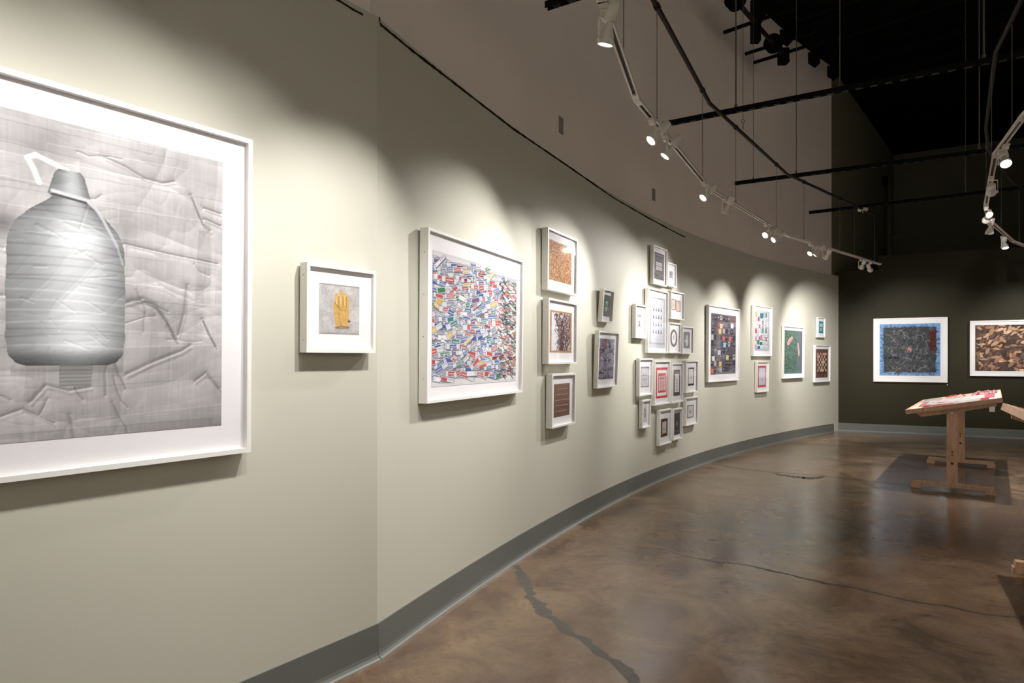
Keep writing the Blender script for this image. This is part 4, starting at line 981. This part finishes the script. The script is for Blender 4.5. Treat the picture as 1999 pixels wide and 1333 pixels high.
# ------------------------------------------------------------------ outlets
def plate(x, y, pl, off, w_, h_, label, mat, zc=None):
    q, t = wall_at(x, pl, off) ; z = CAMZ+(HOR-y)*q[1]/F
    out = (t[1], -t[0])
    M = Matrix(((t[0], -out[0], 0, q[0]), (t[1], -out[1], 0, q[1]), (0,0,1,z), (0,0,0,1)))
    e = empty('wall_outlet', M, label, 'outlet', 'electrical outlets')
    MB().box((-w_/2,-.008,-h_/2),(w_/2,0,h_/2)).build('cover_plate', mat, e)
    for s_ in (-1, 1): MB().box((-w_*.22,-.0105,s_*h_*.22-h_*.12),(w_*.22,-.008,s_*h_*.22+h_*.12)).build('socket', mat, e)
    return e
plate(1095, 245, CURVE, -.034, .075, .125, 'grey outlet on upper wall, nearer one above the wood-chip picture', M_PLATEG)
plate(1276, 380, CURVE, -.034, .075, .125, 'grey outlet on upper wall, further one above the cluster', M_PLATEG)
plate(1937, 797, backL, .001, .075, .115, 'pale outlet on the dark wall behind the slanted table', M_PLATE)
q, t = wall_at(1849, backL, .002); z = CAMZ+(HOR-751)*q[1]/F
tag(MB().bar((q[0], q[1], z), (q[0]+t[0]*.016, q[1]+t[1]*.016, z), .003, .018).build('wall_tag', M_MAT), 'tiny white tag under the blue-edged picture corner', 'tag')

# ------------------------------------------------------------------ slanted display tables
def table(loc, rz, tilt, zc, label, length=2.06, width=.80):
    e = empty('display_table', Matrix.Translation(loc) @ Matrix.Rotation(rz, 4, 'Z'), label, 'table', 'slanted wooden display tables')
    ye = length/2-.07
    for s_ in (-1, 1):
        mb = MB(); y = s_*ye
        mb.add([(-.337,y-.03,.035),(-.337,y+.03,.035),(-.330,y-.03,.072),(-.330,y+.03,.072),(.330,y-.03,.072),(.330,y+.03,.072),(.337,y-.03,.035),(.337,y+.03,.035)],
               [(0,1,3,2),(2,3,5,4),(4,5,7,6),(6,7,1,0),(0,2,4,6),(1,7,5,3)])
        foot = mb.build('foot', M_WOOD, e)
        for q in (-1, 1):
            mb = MB(); a, b = sorted((q*.262, q*.345)); mb.box((a,y-.033,0),(b,y+.033,.036)); mb.build('foot_pad', M_WOOD, foot)
        mb = MB(); mb.box((-.045,y-.022,.072),(.045,y+.022,zc-.075)); post = mb.build('post', M_WOOD, e)
        for zz_, r in ((.385,.008),(.355,.007),(.27,.013)):
            MB().axis_lathe((0,y-.022,zz_), (0,-1,0), [(0,r),(.0012,r)], 10).build('knot', M_WOODK, post)
        if s_ < 0: MB().axis_lathe((0,y-.02,zc-.085), (0,-1,0), [(0,.017),(.04,.017),(.046,.014)], 14).build('pivot_dowel', M_TOP, post)
    T = Matrix.Translation((0,0,zc)) @ Matrix.Rotation(-math.radians(tilt), 4, 'Y')
    hw, hl = width/2, length/2
    mb = MB(); mb.box((-hw+.02,-hl+.02,-.030),(hw-.02,hl-.02,-.006), T); mb.build('table_top', M_TOP, e)
    for nm, lo, hi in (('edge_board',(-hw,-hl,-.040),(hw,-hl+.02,.004)),('edge_board',(-hw,hl-.02,-.040),(hw,hl,.004)),('edge_board',(-hw,-hl+.02,-.040),(-hw+.02,hl-.02,.004)),('edge_board',(hw-.02,-hl+.02,-.040),(hw,hl-.02,.004))):
        MB().box(lo, hi, T).build(nm, M_WOOD, e)
    for s_ in (-1, 1):
        mb = MB(); y0, y1 = s_*ye*.97-.02, s_*ye*.97+.02
        pr = [(-.33,-.030),(.36,-.030),(.345,-.072),(.05,-.085),(-.15,-.088),(-.28,-.088)]
        v = [T @ Vector((x, y, z)) for y in (y0, y1) for x, z in pr]; n = len(pr)
        mb.add(v, [tuple(range(n)), tuple(range(2*n-1, n-1, -1))] + [(k, n+k, n+(k+1) % n, (k+1) % n) for k in range(n)]); mb.build('brace', M_WOOD, e)
    return e, T
d1 = Vector((4.333, 6.455, 0)) + Vector((.593,.805,0))*.96
tab1, TT1 = table(d1, math.atan2(-.593,.805), 11.0, .853, 'slanted pine table with red and white paper pieces, facing the dark wall')
d2 = Vector((2.868, 2.994, 0))
tab2, TT2 = table(d2, math.atan2(-.5,.866)+math.pi, 17.0, .905, 'slanted pine table cut off by the right image edge')

# crumpled paper pieces on the first table
def sheet(x0, x1, y0, y1, amp, painter, label, seed, nx=46, ny=30, tab=tab1, TT=TT1, name='paper_piece'):
    c = Canvas(nx, ny); painter(c, np.random.default_rng(seed)); c.mul(.68); R = np.random.default_rng(seed+100)
    U, V = np.meshgrid(np.linspace(0,1,nx), np.linspace(1,0,ny)); hgt = c.noise(8, 5, seed, 3)*amp*2.0 + c.noise(20, 12, seed+1, 2)*amp*.8
    ed = np.minimum(np.minimum(U,1-U), np.minimum(V,1-V)); hgt = .002 + hgt*np.clip(ed*9, .15, 1)
    Wm = tab.matrix_world @ TT; ctr = Wm @ Vector(((x0+x1)/2, (y0+y1)/2, -.006))
    o = grid_mesh(name, c, 1, 1, None); co = np.empty((nx*ny, 3), np.float32)
    jx = (c.noise(3,6,seed+2,2)-.5)*.03*(np.abs(U-.5) > .42); jy = (c.noise(9,2,seed+3,2)-.5)*.05
    M_ = Wm.to_3x3()
    loc = np.stack([x0+(x1-x0)*U+jx, y0+(y1-y0)*V+jy*(np.abs(V-.5) > .4), hgt-.006], -1).reshape(-1,3)
    A = np.array(Wm); wc = loc @ A[:3,:3].T + A[:3,3] - np.array(ctr)
    o.data.vertices.foreach_set('co', wc.astype(np.float32).ravel()); o.data.update(); o.location = ctr
    tag(o, label, 'paper piece', 'paper pieces on the slanted table'); return o
def pA(c, R): c.a[:] = (236,224,220); c.rect(0,0,.13,1,(206,62,58)); c.rect(.86,0,1,1,(206,58,56)); c.rect(.1,.88,.5,1,(206,120,110)); c.rect(.12,0,.5,.10,(200,80,76)); [c.ell(R.uniform(.3,.6),R.uniform(.5,1),.03,.05,(216,130,120)) for k in range(12)]
def pB(c, R): c.a[:] = (238,230,226); c.rect(0,0,.12,1,(236,150,164)); c.rect(.88,0,1,1,(232,116,132)); [c.line((u,v),(u+.16,v-.05),.018,[(96,84,84),(190,64,60),(206,120,112)][R.integers(3)]) for u,v in zip(R.uniform(.1,.75,16),R.uniform(.1,.95,16))]
def pC(c, R): c.a[:] = (206,72,52); n = c.noise(9,6,5,2); c.put(n > .56,(226,130,96),.8); c.put(n < .36,(160,48,40),.8); c.put(c.v > .82,(240,220,212),.8)
def pD(c, R): c.a[:] = (222,142,142); n = c.noise(14,8,6,2); c.put(n > .55,(238,196,190),.8); c.put(n < .38,(176,72,76),.8)
def pE(c, R): c.a[:] = (234,230,224); c.line((.1,.8),(.9,.75),.02,(130,120,116)); c.line((.1,.3),(.8,.4),.02,(206,150,146))
sheet(-.27,.30,-.92,-.60,.010,pA,'white paper piece with red ends, nearest the table edge',1)
sheet(-.33,.34,-.52,.16,.012,pB,'white paper piece with pink ends and dark streaks on table',2)
sheet(-.13,.07,.24,.60,.020,pC,'orange-red crinkled paper heap on the slanted table',3)
sheet(.12,.37,.36,.84,.016,pD,'pink crinkled paper heap at the table far corner',4)
sheet(-.36,-.18,.30,.86,.008,pE,'plain white paper piece at the table far left',5)
# flat pale sheet on the second table
sheet(-.34,.34,-.9,.9,.003,lambda c, R: c.a.__setitem__(slice(None),(214,208,204)),'pale paper sheet on the table at the right edge',6,tab=tab2,TT=TT2)
